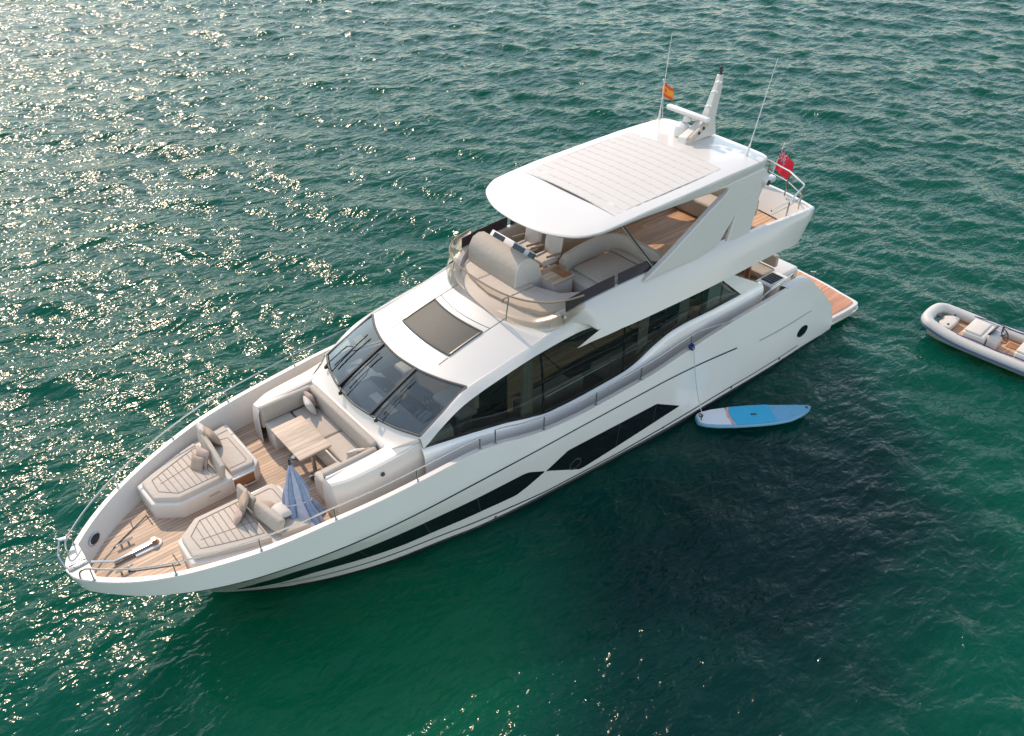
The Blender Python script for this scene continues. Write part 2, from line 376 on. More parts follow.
def tab(T): return lambda x: float(np.interp(x, *zip(*sorted(T))))
FU = [(22.0, .165), (20.88, .36), (20.06, .43), (19.05, .425), (18.26, .425), (17.26, .42), (15.53, .416), (14.27, .417), (14.11, .405), (13.63, .323)]
FL = [(22.0, .155), (21.55, .164), (20.86, .204), (20.31, .248), (19.9, .273), (19.3, .262), (17.74, .225), (15.6, .228), (14.53, .214), (14.23, .243), (13.66, .318)]
AU = [(13.60, .319), (12.93, .419), (11.91, .415), (11.19, .411), (9.88, .405), (8.89, .243)]
AL = [(13.60, .313), (13.5, .303), (12.43, .128), (12.24, .129), (11.04, .169), (10.37, .192), (8.89, .24)]
for a, b, x0, x1, n in ((FL, FU, 13.66, 22.0, 90), (AL, AU, 8.9, 13.59, 60)):
    m = hull_band(tab(a), tab(b), x0, x1, n); hw = P2(m, 'hull_window', M['hullglass'], hull, sharp=60)
for x in (18.6, 17.0, 15.6, 11.2, 9.9):
    t0, t1 = (FL, FU) if x > 13.6 else (AL, AU)
    m = hull_band(tab(t0), tab(t1), x-.012, x+.012, 2, .009); P2(m, 'window_joint', M['rubber'], hull)
# portholes inside the aft hull window and near the quarter
def disc_on_hull(x, t, r, name, mat, off=.012, par=hull, sq=1.0):
    p = Vector(hull_pt(x, t)); n = Vector(hull_n(x, t)); ax = Vector((1, 0, 0)); ax = (ax-n*ax.dot(n)).normalized(); up = n.cross(ax)
    m = MB(); m.grid([[p+n*o+(ax*math.cos(a)*sq+up*math.sin(a))*r*k for a in lin(0, 2*math.pi, 25)[:-1]] for k, o in ((1.12, 0), (1.1, off), (.92, off), (.9, off*.5), (.001, off*.5))], close_v=True)
    return P2(m, name, mat, par, sharp=40)
disc_on_hull(12.62, .22, .17, 'porthole', M['frame'])
disc_on_hull(12.62, .22, .13, 'porthole_pane', M['hullglass'], .02)
disc_on_hull(3.47, .345, .17, 'porthole', M['hullglass'], .016, sq=1.35)
for x_, t_ in ((15.2, .07), (9.4, .085), (6.6, .09), (4.4, .10)): disc_on_hull(x_, t_, .035, 'skin_fitting', M['steel'])
# styling grooves: long knuckle line, boot line
def groove(x0, x1, tf, wdt, n, mat, name):
    m = hull_band(lambda x: tf(x)-wdt, lambda x: tf(x)+wdt, x0, x1, n, .007); return P2(m, name, mat, hull)
groove(6.75, 21.9, lambda x: .6, .009, 90, M['line'], 'knuckle_line')
groove(3.2, 5.7, lambda x: .60, .008, 20, simple('crease_grey', (.42, .41, .39), .4), 'quarter_crease')
groove(3.5, 21, tab([(3.5, .13), (7.9, .10), (10.9, .075), (13.6, .075), (15.7, .12), (18, .14), (21, .16)]), .007, 90, M['line'], 'boot_line')
m = hull_band(lambda x: .04, lambda x: .055, 2.2, 20.9, 90, .006); P2(m, 'waterline_stripe', M['line'], hull)

# ---- bulwark: cap and inner wall, decks
def deck_z(x): return float(np.interp(x, [0, 5.2, 13.2, 15.2, 18.4, 23.3], [1.5, 1.5, 1.5, 1.75, 2.05, 2.05]))
CAPW = lambda x: .13
def inner_y(x, d):
    y = interp(x, SHEER)[0]; e = .02
    s = (interp(min(x+e, 23.2), SHEER)[0]-interp(max(x-e, 1.7), SHEER)[0])/(2*e)
    return max(0, y-d*math.sqrt(1+min(s*s, 8)))
m = MB(); rows = []
BX = [x for x in XS if 4.3 < x < 22.95]
for x in BX:
    sy, sz = interp(x, SHEER); a, b = inner_y(x, .13), inner_y(x, .26 if x < 19 else .24+.10*min(1, (x-19)/2)); zd = deck_z(x)
    rows.append([(x, sy, sz), (x, sy-.012, sz+.02), (x, a+.012, sz+.022), (x, a, sz), (x, a-.03, sz-.05), (x, b+.02, zd+.06), (x, b, zd-.02)])
r0 = rows[-1]; y0 = r0[0][1]
for x in (23.0, 23.05, 23.1, 23.15, 23.18, 23.2):
    sy, sz = interp(x, SHEER); k = sy/y0; rows.append([(x, sy, sz), (x-.01, sy*.96, sz+.02)]+[(q[0], q[1]*k, q[2]) for q in r0[2:]])
m.grid(rows); m.mirror(); P(m, 'bulwark', M['cream'], hull, sharp=30)
m = MB()
rows = [[(x, y*k, deck_z(x)) for k in (-1, 0, 1)] for x in lin(15.4, 22.8, 60) for y in [inner_y(x, .22)]]
m.grid(rows); P(m, 'foredeck', M['teak'])
m = MB(); rows = [[(x, inner_y(x, .2), deck_z(x)), (x, 1.6, deck_z(x))] for x in lin(4.6, 15.4, 40)]; m.grid(rows); P2(m, 'side_deck', M['nonskid'])
# bow nose plate and roller
m = MB(); m.box((22.98, 0, 2.43), (.36, .16, .04), .015); m.tube([(22.8, -.06, 2.46), (23.12, -.06, 2.46)], .018); m.tube([(22.8, .06, 2.46), (23.12, .06, 2.46)], .018)
bow = P(m, 'bow_roller', M['steel'])
m = MB(); m.prism([(22.86, -.62), (23.10, -.72), (23.07, -.60), (22.95, -.55)], 2.60, 2.64, .015); m.tube([(22.86, -.56, 2.62), (23.02, -.62, 2.62)], .022, 8); m.tube([(23.06, -.64, 2.62), (23.2, -.36, 2.54), (23.18, -.06, 2.43)], .018, 8); P(m, 'anchor', M['steel'], bow)
# windlass and deck gear at the bow
pill = [(21.52+.15*math.cos(t), .02+.15*math.sin(t)) for t in lin(-math.pi/2, math.pi/2, 9)][::-1]
m = MB(); m.prism([(21.60-.16*math.sin(t)*0-.16*abs(math.cos(t))**.8, .02+.13*math.sin(t)) for t in lin(math.pi/2, -math.pi/2, 11)]+[(22.0, -.10), (22.0, .14)], 2.052, 2.085, .01); wl = P(m, 'windlass', M['white'])
m = MB(); m.box((21.92, .03, 2.09), (.62, .10, .03), .01); P(m, 'chain_channel', M['cushdark'], wl)
m = MB(); m.lathe((21.58, .02, 2.085), [(0, .11), (.055, .11), (.065, .09), (.045, .06), (.045, .03), (.085, .01), (.09, 0)], 18); P(m, 'capstan', M['wood'], wl)
m = MB(); m.tube([(21.62, .03, 2.12), (22.0, .035, 2.115), (22.4, .03, 2.13), (22.76, 0, 2.36)], .024, 6); P(m, 'anchor_chain', M['steel'], wl)
m = MB(); m.box((22.22, 0.03, 2.08), (.34, .09, .05), .02); P(m, 'chain_stopper', M['steel'], wl)
for sx, sy in ((22.05, -.33), (22.3, .36)):
    m = MB(); m.tube([(sx-.17, sy, 2.14), (sx+.17, sy, 2.14)], .022); m.tube([(sx-.07, sy, 2.05), (sx-.07, sy, 2.14)], .02); m.tube([(sx+.07, sy, 2.05), (sx+.07, sy, 2.14)], .02)
    P(m, 'deck_cleat', M['steel'])
# foredeck hatch outlines in the teak
for s in (-1, 1):
    m = MB(); m.box((21.85, s*.62, 2.056), (.95, .018, .012), rot=-s*.50); m.box((21.42, s*.70, 2.056), (.02, .36, .012)); P(m, 'locker_hatch_seam', M['rubber'])
# hawse holes in the bulwark
for s in (-1, 1):
    x = 22.50; sz = interp(x, SHEER)[1]; e = .05
    a0, a1 = Vector((x-e, s*inner_y(x-e, .16), sz-.05)), Vector((x+e, s*inner_y(x+e, .16), sz-.05)); bt = Vector((x, s*inner_y(x, .34), 2.07)); T_ = (a1-a0).normalized(); c0 = (a0+a1)*.5; D_ = (bt-c0); D_ = (D_-T_*D_.dot(T_)).normalized(); n_ = T_.cross(D_); n_ = n_ if n_.y*s < 0 else -n_
    c0 = c0.lerp(bt, .42)
    def ring_(k, o): return [c0+n_*o+(T_*.14*math.cos(t)+D_*.07*math.sin(t))*k for t in lin(0, 6.2832, 25)[:-1]]
    m = MB(); m.grid([ring_(1.25, .0), ring_(1.2, .03), ring_(1.02, .035), ring_(1.0, .02)], close_v=True); P(m, 'hawse_hole', M['steel'], hull)
    m = MB(); m.grid([ring_(1.0, .02), ring_(.5, .018), ring_(.001, .018)], close_v=True); P(m, 'hawse_opening', M['black'], hull)

# ---- deck rails
def rail(x0, x1, posts, h, inset=.06, r=.016, extra=None):
    for s in (-1, 1):
        def top(x):
            y, z = interp(x, SHEER); return (x, s*max(0, y-inset), z+(h(x)))
        m = MB(); pts = [top(x) for x in lin(x0, x1, 60)]
        m.tube(pts, r, 8); rl = P(m, 'deck_rail', M['steel'])
        for x in posts:
            a = top(x); y, z = interp(x, SHEER)
            m = MB(); m.tube([(x, s*max(0, y-inset), z), a], r*.9, 6); m.lathe((x, s*max(0, y-inset), z+.015), [(.04, 0), (.035, .015), (.015, .02)], 10); P(m, 'stanchion', M['steel'], rl)
rail(15.3, 22.86, [22.86, 21.65, 20.2, 18.75, 16.95, 15.4], lambda x: .33 if x < 22 else .33)
rail(7.0, 15.0, [15.0, 13.65, 12.05, 10.55, 8.75], lambda x: .40*min(1, max(0.02, (x-7.0)/1.6)) if x < 8.6 else .40)
# rail ends bent down to the nose
for s in (-1, 1):
    m = MB(); m.tube(curve3([(22.86, s*.57, 2.74), (22.95, s*.50, 2.72), (23.02, s*.40, 2.60), (23.04, s*.34, 2.43)], 14), .018, 8); P(m, 'pulpit_rail', M['steel'])

# ---- sun pads on the foredeck (both sides)
def sunpad(s):
    def Y(pts): return [(x, s*y) for x, y in pts]
    base = [(21.30, .64), (20.82, .30), (19.14, .34), (19.0, .5)]
    outer = [(x, inner_y(x, .30)) for x in (19.0, 19.5, 20.0, 20.5, 20.9, 21.33)]
    pts = Y(base+outer); 
    m = MB(); m.prism(pts if s > 0 else pts[::-1], 2.0, 2.44, .04, 3); b = P(m, 'sunpad_base', M['cream'])
    cp = [(21.22, .68), (20.80, .36), (19.86, .38)]+[(x, inner_y(x, .40)) for x in (19.86, 20.2, 20.6, 20.9, 21.24)]
    m = MB(); q = Y(cp); m.prism(q if s > 0 else q[::-1], 2.43, 2.545, .045, 3); c = P(m, 'sunpad_cushion', M['cush'], b)
    # piping lines on the cushion: a border and cross seams
    ip = [(21.06, .80), (20.76, .50), (19.92, .50)]
    op = [(x, inner_y(x, .58)) for x in (19.92, 20.3, 20.7, 21.04)]
    m = MB(); m.tube([(x, s*y, 2.546) for x, y in ip+op], .010, 5, close=True)
    m.tube([(20.95, s*1.0, 2.546), (19.92, s*1.22, 2.546)], .007, 5)
    for k in range(8):
        x = 20.0+.125*k; yi = .50 if x < 20.76 else .50+(x-20.76)
        m.tube([(x, s*yi, 2.546), (x+.03, s*inner_y(x, .58), 2.546)], .008, 5)
    P(m, 'piping', M['cushdark'], b)
    # bench behind the backrest
    bp = [(19.66, .42), (19.16, .40), (19.1, .5), (19.1, inner_y(19.1, .42)), (19.66, inner_y(19.66, .42))]
    q = Y(bp); m = MB(); m.prism(q if s > 0 else q[::-1], 2.43, 2.53, .04, 3); c2 = P(m, 'bench_cushion', M['cush'], b)
    m = MB(); m.tube([(19.62, s*.54, 2.532), (19.28, s*.54, 2.532), (19.22, s*.60, 2.532), (19.22, s*1.5, 2.532), (19.62, s*1.6, 2.532)], .008, 5); P(m, 'piping', M['cushdark'], b)
    rot = Matrix.Rotation(s*.10, 4, 'Z') @ Matrix.Rotation(R(-10), 4, 'Y')
    if s > 0:
        m = MB(); m.box((19.80, .66, 2.70), (.10, .62, .34), .04, 3, rot); P(m, 'backrest', M['cush2'], b)
        m = MB(); m.box((19.70, 1.42, 2.68), (.16, .86, .32), .06, 3, Matrix.Rotation(.16, 4, 'Z') @ Matrix.Rotation(R(-24), 4, 'Y')); P(m, 'backrest', M['cush2'], b)
    else:
        m = MB(); m.box((19.76, -1.10, 2.70), (.11, 1.56, .34), .04, 3, rot); P(m, 'backrest', M['cush2'], b)
    # drawer, handle slot and open locker on the inner face
    m = MB(); m.box((20.2, s*.318, 2.24), (.80, .012, .30), .004); d = P(m, 'drawer', M['cream'], b)
    m = MB(); m.box((20.12, s*.310, 2.27), (.24, .012, .05), .004); P(m, 'handle', M['cush2'], b)
    m = MB()
    for c0, sz in (((19.44, .31, 2.40), (.52, .05, .04)), ((19.44, .31, 2.11), (.52, .05, .04)), ((19.70, .31, 2.255), (.04, .05, .25)), ((19.20, .31, 2.255), (.04, .05, .25))): m.box((c0[0], s*(c0[1]+.01), c0[2]), sz, .008)
    fr = P(m, 'locker_frame', M['cream'], b)
    m = MB(); m.box((19.45, s*.325, 2.255), (.46, .012, .24)); P(m, 'locker_panel', M['wood'], b)
    m = MB(); m.lathe((20.98, s*.455, 2.25), [(0, .02), (.03, .02), (.035, 0)], 12, Matrix.Rotation(R(90)*s, 4, 'X') @ Matrix.Rotation(.6, 4, 'Y')); P(m, 'courtesy_light', M['rubber'], b)
    return b
sunpad(1); sunpad(-1)

# ---- trunk with the U-shaped sofa
ZS = 3.02
SH = [(18.43, 1.72, 2.96), (18.0, 1.87, 3.0), (17.0, 1.93, 3.06), (16.4, 1.94, 3.16), (15.6, 1.95, 3.2)]
m = MB(); rows = []
for x in lin(15.6, 18.43, 24):
    y, z = interp(x, SH); zd = deck_z(x); rows.append([(x, y+.17, zd-.03), (x, y+.12, zd+.5), (x, y+.05, z-.10), (x, y, z-.02), (x, y-.06, z)])
m.grid(rows)
x = 18.43; m.grid([[(x, 1.89, 2.0), (x, 1.84, 2.5), (x, 1.77, 2.86), (x, 1.72, 2.94), (x, 1.66, 2.96)], [(x+.05, 1.80, 2.0), (x+.05, 1.76, 2.5), (x+.04, 1.70, 2.84), (x+.02, 1.66, 2.92), (x, 1.60, 2.96)], [(x+.05, 1.40, 2.0), (x+.05, 1.40, 2.5), (x+.04, 1.40, 2.84), (x+.02, 1.40, 2.92), (x, 1.40, 2.96)]])
# top of the trunk: arms then the apron in front of the windscreen
rows = []
for x in lin(16.95, 18.43, 12):
    y, z = interp(x, SH); rows.append([(x, y-.06, z), (x, 1.56, z+.02), (x, 1.50, z+.0), (x, 1.48, 2.5)])
m.grid(rows)
m.mirror()
WSL = [(-1.95, 16.36, 3.26), (-1.32, 16.64, 3.26), (-.66, 16.80, 3.26), (0, 16.88, 3.26), (.66, 16.80, 3.26), (1.32, 16.64, 3.26), (1.95, 16.36, 3.26)]
WST = [(-1.88, 15.08, 3.89), (-1.3, 15.36, 3.90), (-.65, 15.54, 3.90), (0, 15.60, 3.90), (.65, 15.54, 3.90), (1.3, 15.36, 3.90), (1.88, 15.08, 3.89)]
def wsl(a): y = -1.95+3.9*a; v = interp(y, WSL); return Vector((v[0], y, v[1]))
def wst(a): y = -1.88+3.76*a; v = interp(y, WST); return Vector((v[0], y, v[1]))
rows = []
for a in lin(0, 1, 31):
    l = wsl(a)+Vector((0.02, 0, -.01)); y = l.y; f = Vector((17.03, max(-1.62, min(1.62, y*.86)), 3.06))
    q = interp(min(max(l.x, 16.3), 17), SH)
    rows.append([l, l.lerp(f, .3)+Vector((0, 0, -.03)), l.lerp(f, .7)+Vector((0, 0, -.03)), f])
m.grid(rows)
for s in (-1, 1): m.poly([(16.36, s*1.95, 3.25), (17.03, s*1.62, 3.055), (17.0, s*1.88, 3.058), (16.4, s*1.93, 3.16)] if s > 0 else [(16.4, s*1.93, 3.16), (17.0, s*1.88, 3.058), (17.03, s*1.62, 3.055), (16.36, s*1.95, 3.25)])
trunk = P(m, 'coach_trunk', M['cream'], sharp=35)
m = MB(); m.box((17.0, 0, 2.72), (.16, 3.02, .70), .05, 3)
for s in (-1, 1): m.box((17.7, s*1.49, 2.70), (1.45, .12, .62), .05, 3)
sofa = P(m, 'deck_sofa', M['cream'])
def sofa_part(name, boxes, mat, par=sofa):
    m = MB()
    for c, sz, r in boxes: m.box(c, sz, r, 3)
    return P(m, name, mat, par)
sofa_part('sofa_base', [((17.42, 0, 2.26), (.72, 2.7, .5), .03), ((17.95, 1.08, 2.26), (.86, .56, .5), .03), ((17.95, -1.18, 2.26), (.86, .42, .5), .03)], M['gel'])
for c, sz in (((17.41, -.68, 2.56), (.64, 1.30, .13)), ((17.41, .60, 2.56), (.64, 1.22, .13)), ((18.06, 1.06, 2.557), (.62, .56, .13)), ((18.08, -1.18, 2.557), (.64, .42, .13))): sofa_part('seat_cushion', [(c, sz, .05)], M['cush'])
sofa_part('back_cushion', [((17.14, -.02, 2.86), (.16, 2.66, .48), .06)], M['cush2'])
for s in (-1, 1): sofa_part('back_cushion', [((17.78, s*1.38, 2.84), (1.26, .15, .44), .06)], M['cush2'])
m = MB(); m.box((18.36, 1.22, 2.62), (.16, .52, .36), .07, 3); P(m, 'armrest', M['cush'], sofa)
# foredeck table
tb = MB(); tb.box((18.13, -.11, 2.85), (.76, 1.32, .045), .015); table = P(tb, 'deck_table', M['tablewood'])
m = MB(); m.box((18.13, -.11, 2.81), (.70, 1.26, .04), .01); P(m, 'table_frame', M['wood'], table)
for y in (-.55, .35):
    m = MB(); m.lathe((18.13, y, 2.05), [(.15, 0), (.15, .02), (.045, .05), (.045, .70), (.10, .75)], 16); P(m, 'leg', M['steel'], table)
# cup holders on the stbd arm, recess on the apron
for y in (-1.55, 1.55):
    for x in (18.18, 18.02): m = MB(); m.lathe((x, y, 2.985), [(0, .0), (.045, .0), (.055, .012)], 14); P(m, 'cup_holder', M['rubber'], trunk)
m = MB(); m.box((16.72, 1.28, 3.09), (.10, .34, .02), .01); P(m, 'apron_recess', M['nonskid'], trunk)
m = MB(); m.lathe((17.4, 2.0, 2.86), [(0, .02), (.04, .02), (.05, 0)], 12, Matrix.Rotation(R(-80), 4, 'X')); P(m, 'deck_light', M['rubber'], trunk)

# ---- deckhouse: wall under the windows, glass, roof arch
SILL = [(5.2, 2.2, 2.84), (6.1, 2.2, 2.84), (7.25, 2.2, 2.83), (8.3, 2.2, 2.86), (8.8, 2.2, 2.84), (9.47, 2.2, 2.68), (10.2, 2.2, 2.40), (10.6, 2.2, 2.33), (12, 2.2, 2.30), (13.0, 2.2, 2.34), (13.6, 2.2, 2.48), (14.37, 2.19, 2.70), (15.5, 2.12, 2.90), (16.45, 2.03, 3.02)]
m = MB(); rows = []
for x in lin(5.2, 16.45, 90):
    y, z = interp(x, SILL); zd = deck_z(x)-.02; k = min(1, (x-5.2)/.3)
    rows.append([(x, y+.10, zd), (x, y+.10, z-.30), (x, y+.085, z-.14), (x, y+.05, z-.05), (x, y, z), (x, y-.10, z+.01)])
m.grid(rows)
# aft shoulder between the glass and the flybridge overhang, and the return into the cockpit
TOPG = [(6.12, 2.19, 2.86), (7.15, 2.15, 3.72), (7.4, 2.15, 3.92), (10.4, 2.12, 3.97), (11.3, 2.06, 4.02), (12.12, 2.05, 4.11), (13.2, 2.05, 4.05), (14.28, 2.05, 3.90), (15.35, 2.05, 3.67), (15.9, 2.05, 3.40), (16.40, 2.03, 3.04)]
rows = []
for x in lin(5.2, 7.4, 16):
    zb = 2.84 if x < 6.12 else interp(x, TOPG)[1]; zt = max(zb+.02, float(np.interp(x, [5.2, 5.35, 6.75, 6.95], [2.84, 2.90, 3.72, 3.97]))); rows.append([(x, 2.2, zb), (x, 2.2, zb*.5+zt*.5), (x, 2.2, zt), (x, 2.12, zt+.01), (x, 2.08, zt-.03), (x, 2.08, 2.0)])
m.grid(rows)
m.grid([[(5.2, 2.30, 1.48), (5.2, 2.28, 2.7), (5.2, 2.2, 2.84)], [(5.2, 2.08, 1.48), (5.2, 2.08, 2.7), (5.2, 2.10, 2.84)]])
house = P2(m, 'deckhouse_wall', M['hull'], sharp=40)
GX = lin(6.14, 16.38, 80)
def gpt(x, k):
    y0, z0 = interp(x, SILL); y1, z1 = interp(x, TOPG); z1 = max(z1, z0+.005)
    return (x, y0-.02+(y1-y0+.0)*k+.03*math.sin(k*math.pi), z0+(z1-z0)*k)
for s in (1, -1):
    m = MB(); m.grid([[(gpt(x, k)[0], s*gpt(x, k)[1], gpt(x, k)[2]) for k in (0, .25, .5, .75, 1)] for x in GX]); g = P(m, 'side_window', M['sideglass'])
    for x in (13.15, 10.55, 9.15, 7.75):
        m = MB(); m.tube([(gpt(x, k)[0], s*(gpt(x, k)[1]-.025), gpt(x, k)[2]) for k in (0, .25, .5, .75, 1)], .028, 6); P(m, 'mullion', M['black'], g)
    m = MB(); m.tube([(x, s*(gpt(x, .02)[1]), gpt(x, .0)[2]+.012) for x in GX], .014, 5); m.tube([(x, s*(gpt(x, 1)[1]), gpt(x, 1)[2]-.008) for x in GX], .016, 5); P(m, 'window_seal', M['black'], g)
# roof arch from the foot of the windscreen aft
AU_ = [(16.42, 1.95, 3.25), (15.8, 1.92, 3.56), (15.12, 1.90, 3.88), (14.22, 1.90, 4.04), (13.31, 1.92, 4.21), (12.63, 1.94, 4.36), (11.3, 1.98, 4.48)]
m = MB(); rows = []
for x in lin(11.3, 16.42, 60):
    y, z = interp(x, AU_); y1, z1 = interp(min(x, 16.40), TOPG); y1 += .045
    rows.append([(x, y-.10, z-.03), (x, y-.02, z+.01), (x, y+.03, z-.01), (x, (y*.45+y1*.55)+.02, z*.45+z1*.55), (x, y1, z1+.02), (x, y1-.03, z1-.005), (x, y1-.12, z1)])
m.grid(rows); P2(m, 'roof_arch', M['gel'], yacht, sharp=45)

# ---- windscreen
ws = P(MB().grid([[tuple(wsl(a).lerp(wst(a), k)+Vector((.03, 0, .01))*math.sin(k*math.pi)) for k in lin(0, 1, 6)] for a in lin(0.012, .988, 41)]), 'windscreen', M['glass'])
m = MB(); m.tube([wsl(a)+Vector((.01, 0, .02)) for a in lin(.01, .99, 41)], .026, 6); m.tube([wst(a)+Vector((0, 0, .0)) for a in lin(.01, .99, 41)], .034, 6)
for a in (.01, .99): m.tube([wsl(a), wst(a)], .035, 6)
P(m, 'windscreen_frame', M['frame'], ws)
for a in (.333, .667):
    m = MB(); l, t = wsl(a), wst(a); d = Vector((0, .032, 0)); up = Vector((.02, 0, .035))
    m.grid([[l-d+up, l-d*.9+up*1.6, l+d*.9+up*1.6, l+d+up, l+d-up*.3, l-d-up*.3], [t-d+up*.4, t-d*.9+up, t+d*.9+up, t+d+up*.4, t+d-up*.3, t-d-up*.3]], close_v=True)
    P(m, 'mullion', M['black'], ws)
for a0, a1, k1 in ((.13, .18, .86), (.40, .385, .84), (.735, .72, .84)):
    m = MB(); l = wsl(a0)+Vector((.08, 0, .02)); t = wsl(a1).lerp(wst(a1), k1)+Vector((.05, 0, .07)); b = wsl(a1).lerp(wst(a1), .12)+Vector((.05, 0, .07))
    m.lathe(l, [(0, .09), (.035, .08), (.045, 0)], 10); m.tube([l+Vector((0, 0, .08)), wsl(a0).lerp(wst(a0), .45)+Vector((.06, 0, .10)), t.lerp(b, .4)], .014, 5); m.tube([b, t], .018, 5)
    P(m, 'wiper', M['black'], ws)
m = MB(); m.box((6.85, 1.70, 2.7), (.06, .8, 2.4)); P(m, 'aft_bulkhead', M['cush2'])
# interior behind the glass
m = MB(); m.box((10.4, 0, 1.49), (10.2, 4.3, .04)); m.box((14.9, 0, 2.1), (2.4, 3.9, .04)); P(m, 'saloon_floor', M['intfloor'], house)
m = MB(); m.box((6.85, -.3, 2.7), (.05, 3.2, 2.4)); P(m, 'aft_door_glass', M['hullglass'], house)
m = MB(); m.box((13.72, .3, 2.95), (.06, 2.4, 1.9)); P(m, 'helm_bulkhead', M['int'], house)
inside = yacht
m = MB(); m.prism([(16.66, 0), (16.35, 1.2), (16.1, 1.65), (15.62, 1.7), (15.75, 0), (15.62, -1.7), (16.1, -1.65), (16.35, -1.2)], 2.2, 2.98, .05); P(m, 'dashboard', M['dash'], inside)
m = MB(); m.box((15.75, .85, 3.02), (.34, .95, .10), .03, 2, Matrix.Rotation(R(24), 4, 'Y')); m.box((15.8, -.45, 3.02), (.3, .7, .08), .03); P(m, 'instrument_panel', M['hullglass'], inside)
m = MB(); m.tube([(15.45+.05*math.cos(t), .85+.19*math.cos(t), 3.0+.19*math.sin(t)) for t in lin(0, 6.2832, 21)[:-1]], .018, 6, close=True); P(m, 'steering_wheel', M['black'], inside)
for y in (.55, 1.15, -1.05):
    m = MB(); m.box((14.72, y, 2.62), (.52, .5, .16), .06, 3); m.box((14.48, y, 2.98), (.15, .5, .62), .06, 3); m.box((14.7, y, 2.35), (.3, .3, .46), .05); P(m, 'helm_seat', M['intlight'], inside)
m = MB(); m.box((15.95, -1.1, 3.0), (.5, .6, .05), .02); m.box((16.2, .2, 3.0), (.22, .9, .03), .01); P(m, 'chart_table', M['intlight'], inside)
for x, y, sx, sy in ((12.2, 1.25, 1.7, .75), (9.7, 1.35, 1.6, .75), (7.9, -1.3, 2.4, .8), (11.6, -1.4, 2.2, .8)):
    m = MB(); m.box((x, y, 1.78), (sx, sy, .34), .08, 3); m.box((x, y+(.32 if y > 0 else -.32), 2.05), (sx, .16, .5), .06, 3); P(m, 'saloon_sofa', M['intlight'], inside)
for x in (13.35, 9.55, 8.05):
    m = MB(); m.grid([[(x+dx, 2.0+.03*math.sin(i*2.1), z) for z in (1.6, 2.6, 3.9)] for i, dx in enumerate(lin(0, .34, 9))]); P(m, 'curtain', M['intlight'], inside)
m = MB(); m.lathe((7.5, 1.78, 2.2), [(.02, 0), (.13, .02), (.13, .04), (.03, .08), (.07, .2), (.03, .4), (.02, .45)], 16); m.box((7.5, 1.75, 1.9), (.5, .5, .6), .04); lamp = P(m, 'side_table', M['intlight'], inside)
m = MB(); m.lathe((7.5, 1.78, 2.62), [(.21, 0), (.17, .32)], 20); P(m, 'lamp_shade', M['shade'], lamp)
for x0, x1, z in ((9.4, 13.0, 2.72), (7.9, 9.4, 3.1)):
    m = MB(); m.tube([(x0, 2.02, z), (x1, 2.02, z-.05)], .015, 6); P(m, 'grab_rail', M['steel'], inside)

# ---- coach roof
def croof(a, u):
    f = wst((a+1)/2); y = a*1.9
    pts = [f, Vector((14.55, y, 3.97+.24*(1-a*a))), Vector((13.75, y, 4.12+.27*(1-a*a))), Vector((13.0, y, 4.27+.25*(1-a*a))), Vector((12.3, y*1.01, 4.42+.15*(1-a*a)))]
    return curve3(pts, 41)[int(round(u*40))]
def cro(y, x):
    """point on the coach roof at (x, y)"""
    a = y/1.9; best = min((abs(croof(a, u).x-x), u) for u in lin(0, 1, 41)); return croof(a, best[1])
m = MB(); m.grid([[croof(a, u) for u in lin(0, 1, 41)] for a in lin(-1, 1, 31)]); roof = P(m, 'coach_roof', M['gel'], sharp=50)
CC = {}
def crz(x, y):
    a = y/1.9
    if a not in CC: CC[a] = curve3([wst((a+1)/2), Vector((14.55, y, 3.97+.24*(1-a*a))), Vector((13.75, y, 4.12+.27*(1-a*a))), Vector((13.0, y, 4.27+.25*(1-a*a))), Vector((12.3, y*1.01, 4.42+.15*(1-a*a)))], 60)
    c = sorted((p.x, p.z) for p in CC[a]); return float(np.interp(x, [q[0] for q in c], [q[1] for q in c]))
def hx(k, y): # front edge k=0, rear edge k=1, both bowed forward
    return (14.84+.10*(1-(y/.92)**2))*(1-k)+(13.93+.12*(1-(y/.88)**2))*k
m = MB(); m.grid([[(hx(k, y), y, crz(hx(k, y), y)+.018) for k in lin(0, 1, 9)] for y in lin(-.90, .90, 19)]); ht = P(m, 'roof_hatch', M['hatch'])
m = MB()
def hedge(k0, k1, y0, y1, n=20): return [(hx(k, y), y, crz(hx(k, y), y)+.016) for k, y in zip(lin(k0, k1, n), lin(y0, y1, n))]
m.tube(hedge(0, 0, -.9, .9)+hedge(0, 1, .9, .9)[1:]+hedge(1, 1, .9, -.9)[1:]+hedge(1, 0, -.9, -.9)[1:-1], .028, 6, close=True); P(m, 'hatch_frame', M['frame'], ht)
for s in (-1, 1):
    for x0, x1 in ((14.9, 15.15), (13.2, 13.9)): m = MB(); m.tube([(x, s*.93, crz(x, s*.93)+.002) for x in lin(x0, x1, 10)], .007, 5); P(m, 'roof_seam', M['frame'], roof)
m = MB(); m.tube([(13.72+.16*(1-(y/.93)**2), y, crz(13.72+.16*(1-(y/.93)**2), y)+.002) for y in lin(-.93, .93, 20)], .007, 5); P(m, 'roof_seam', M['frame'], roof)

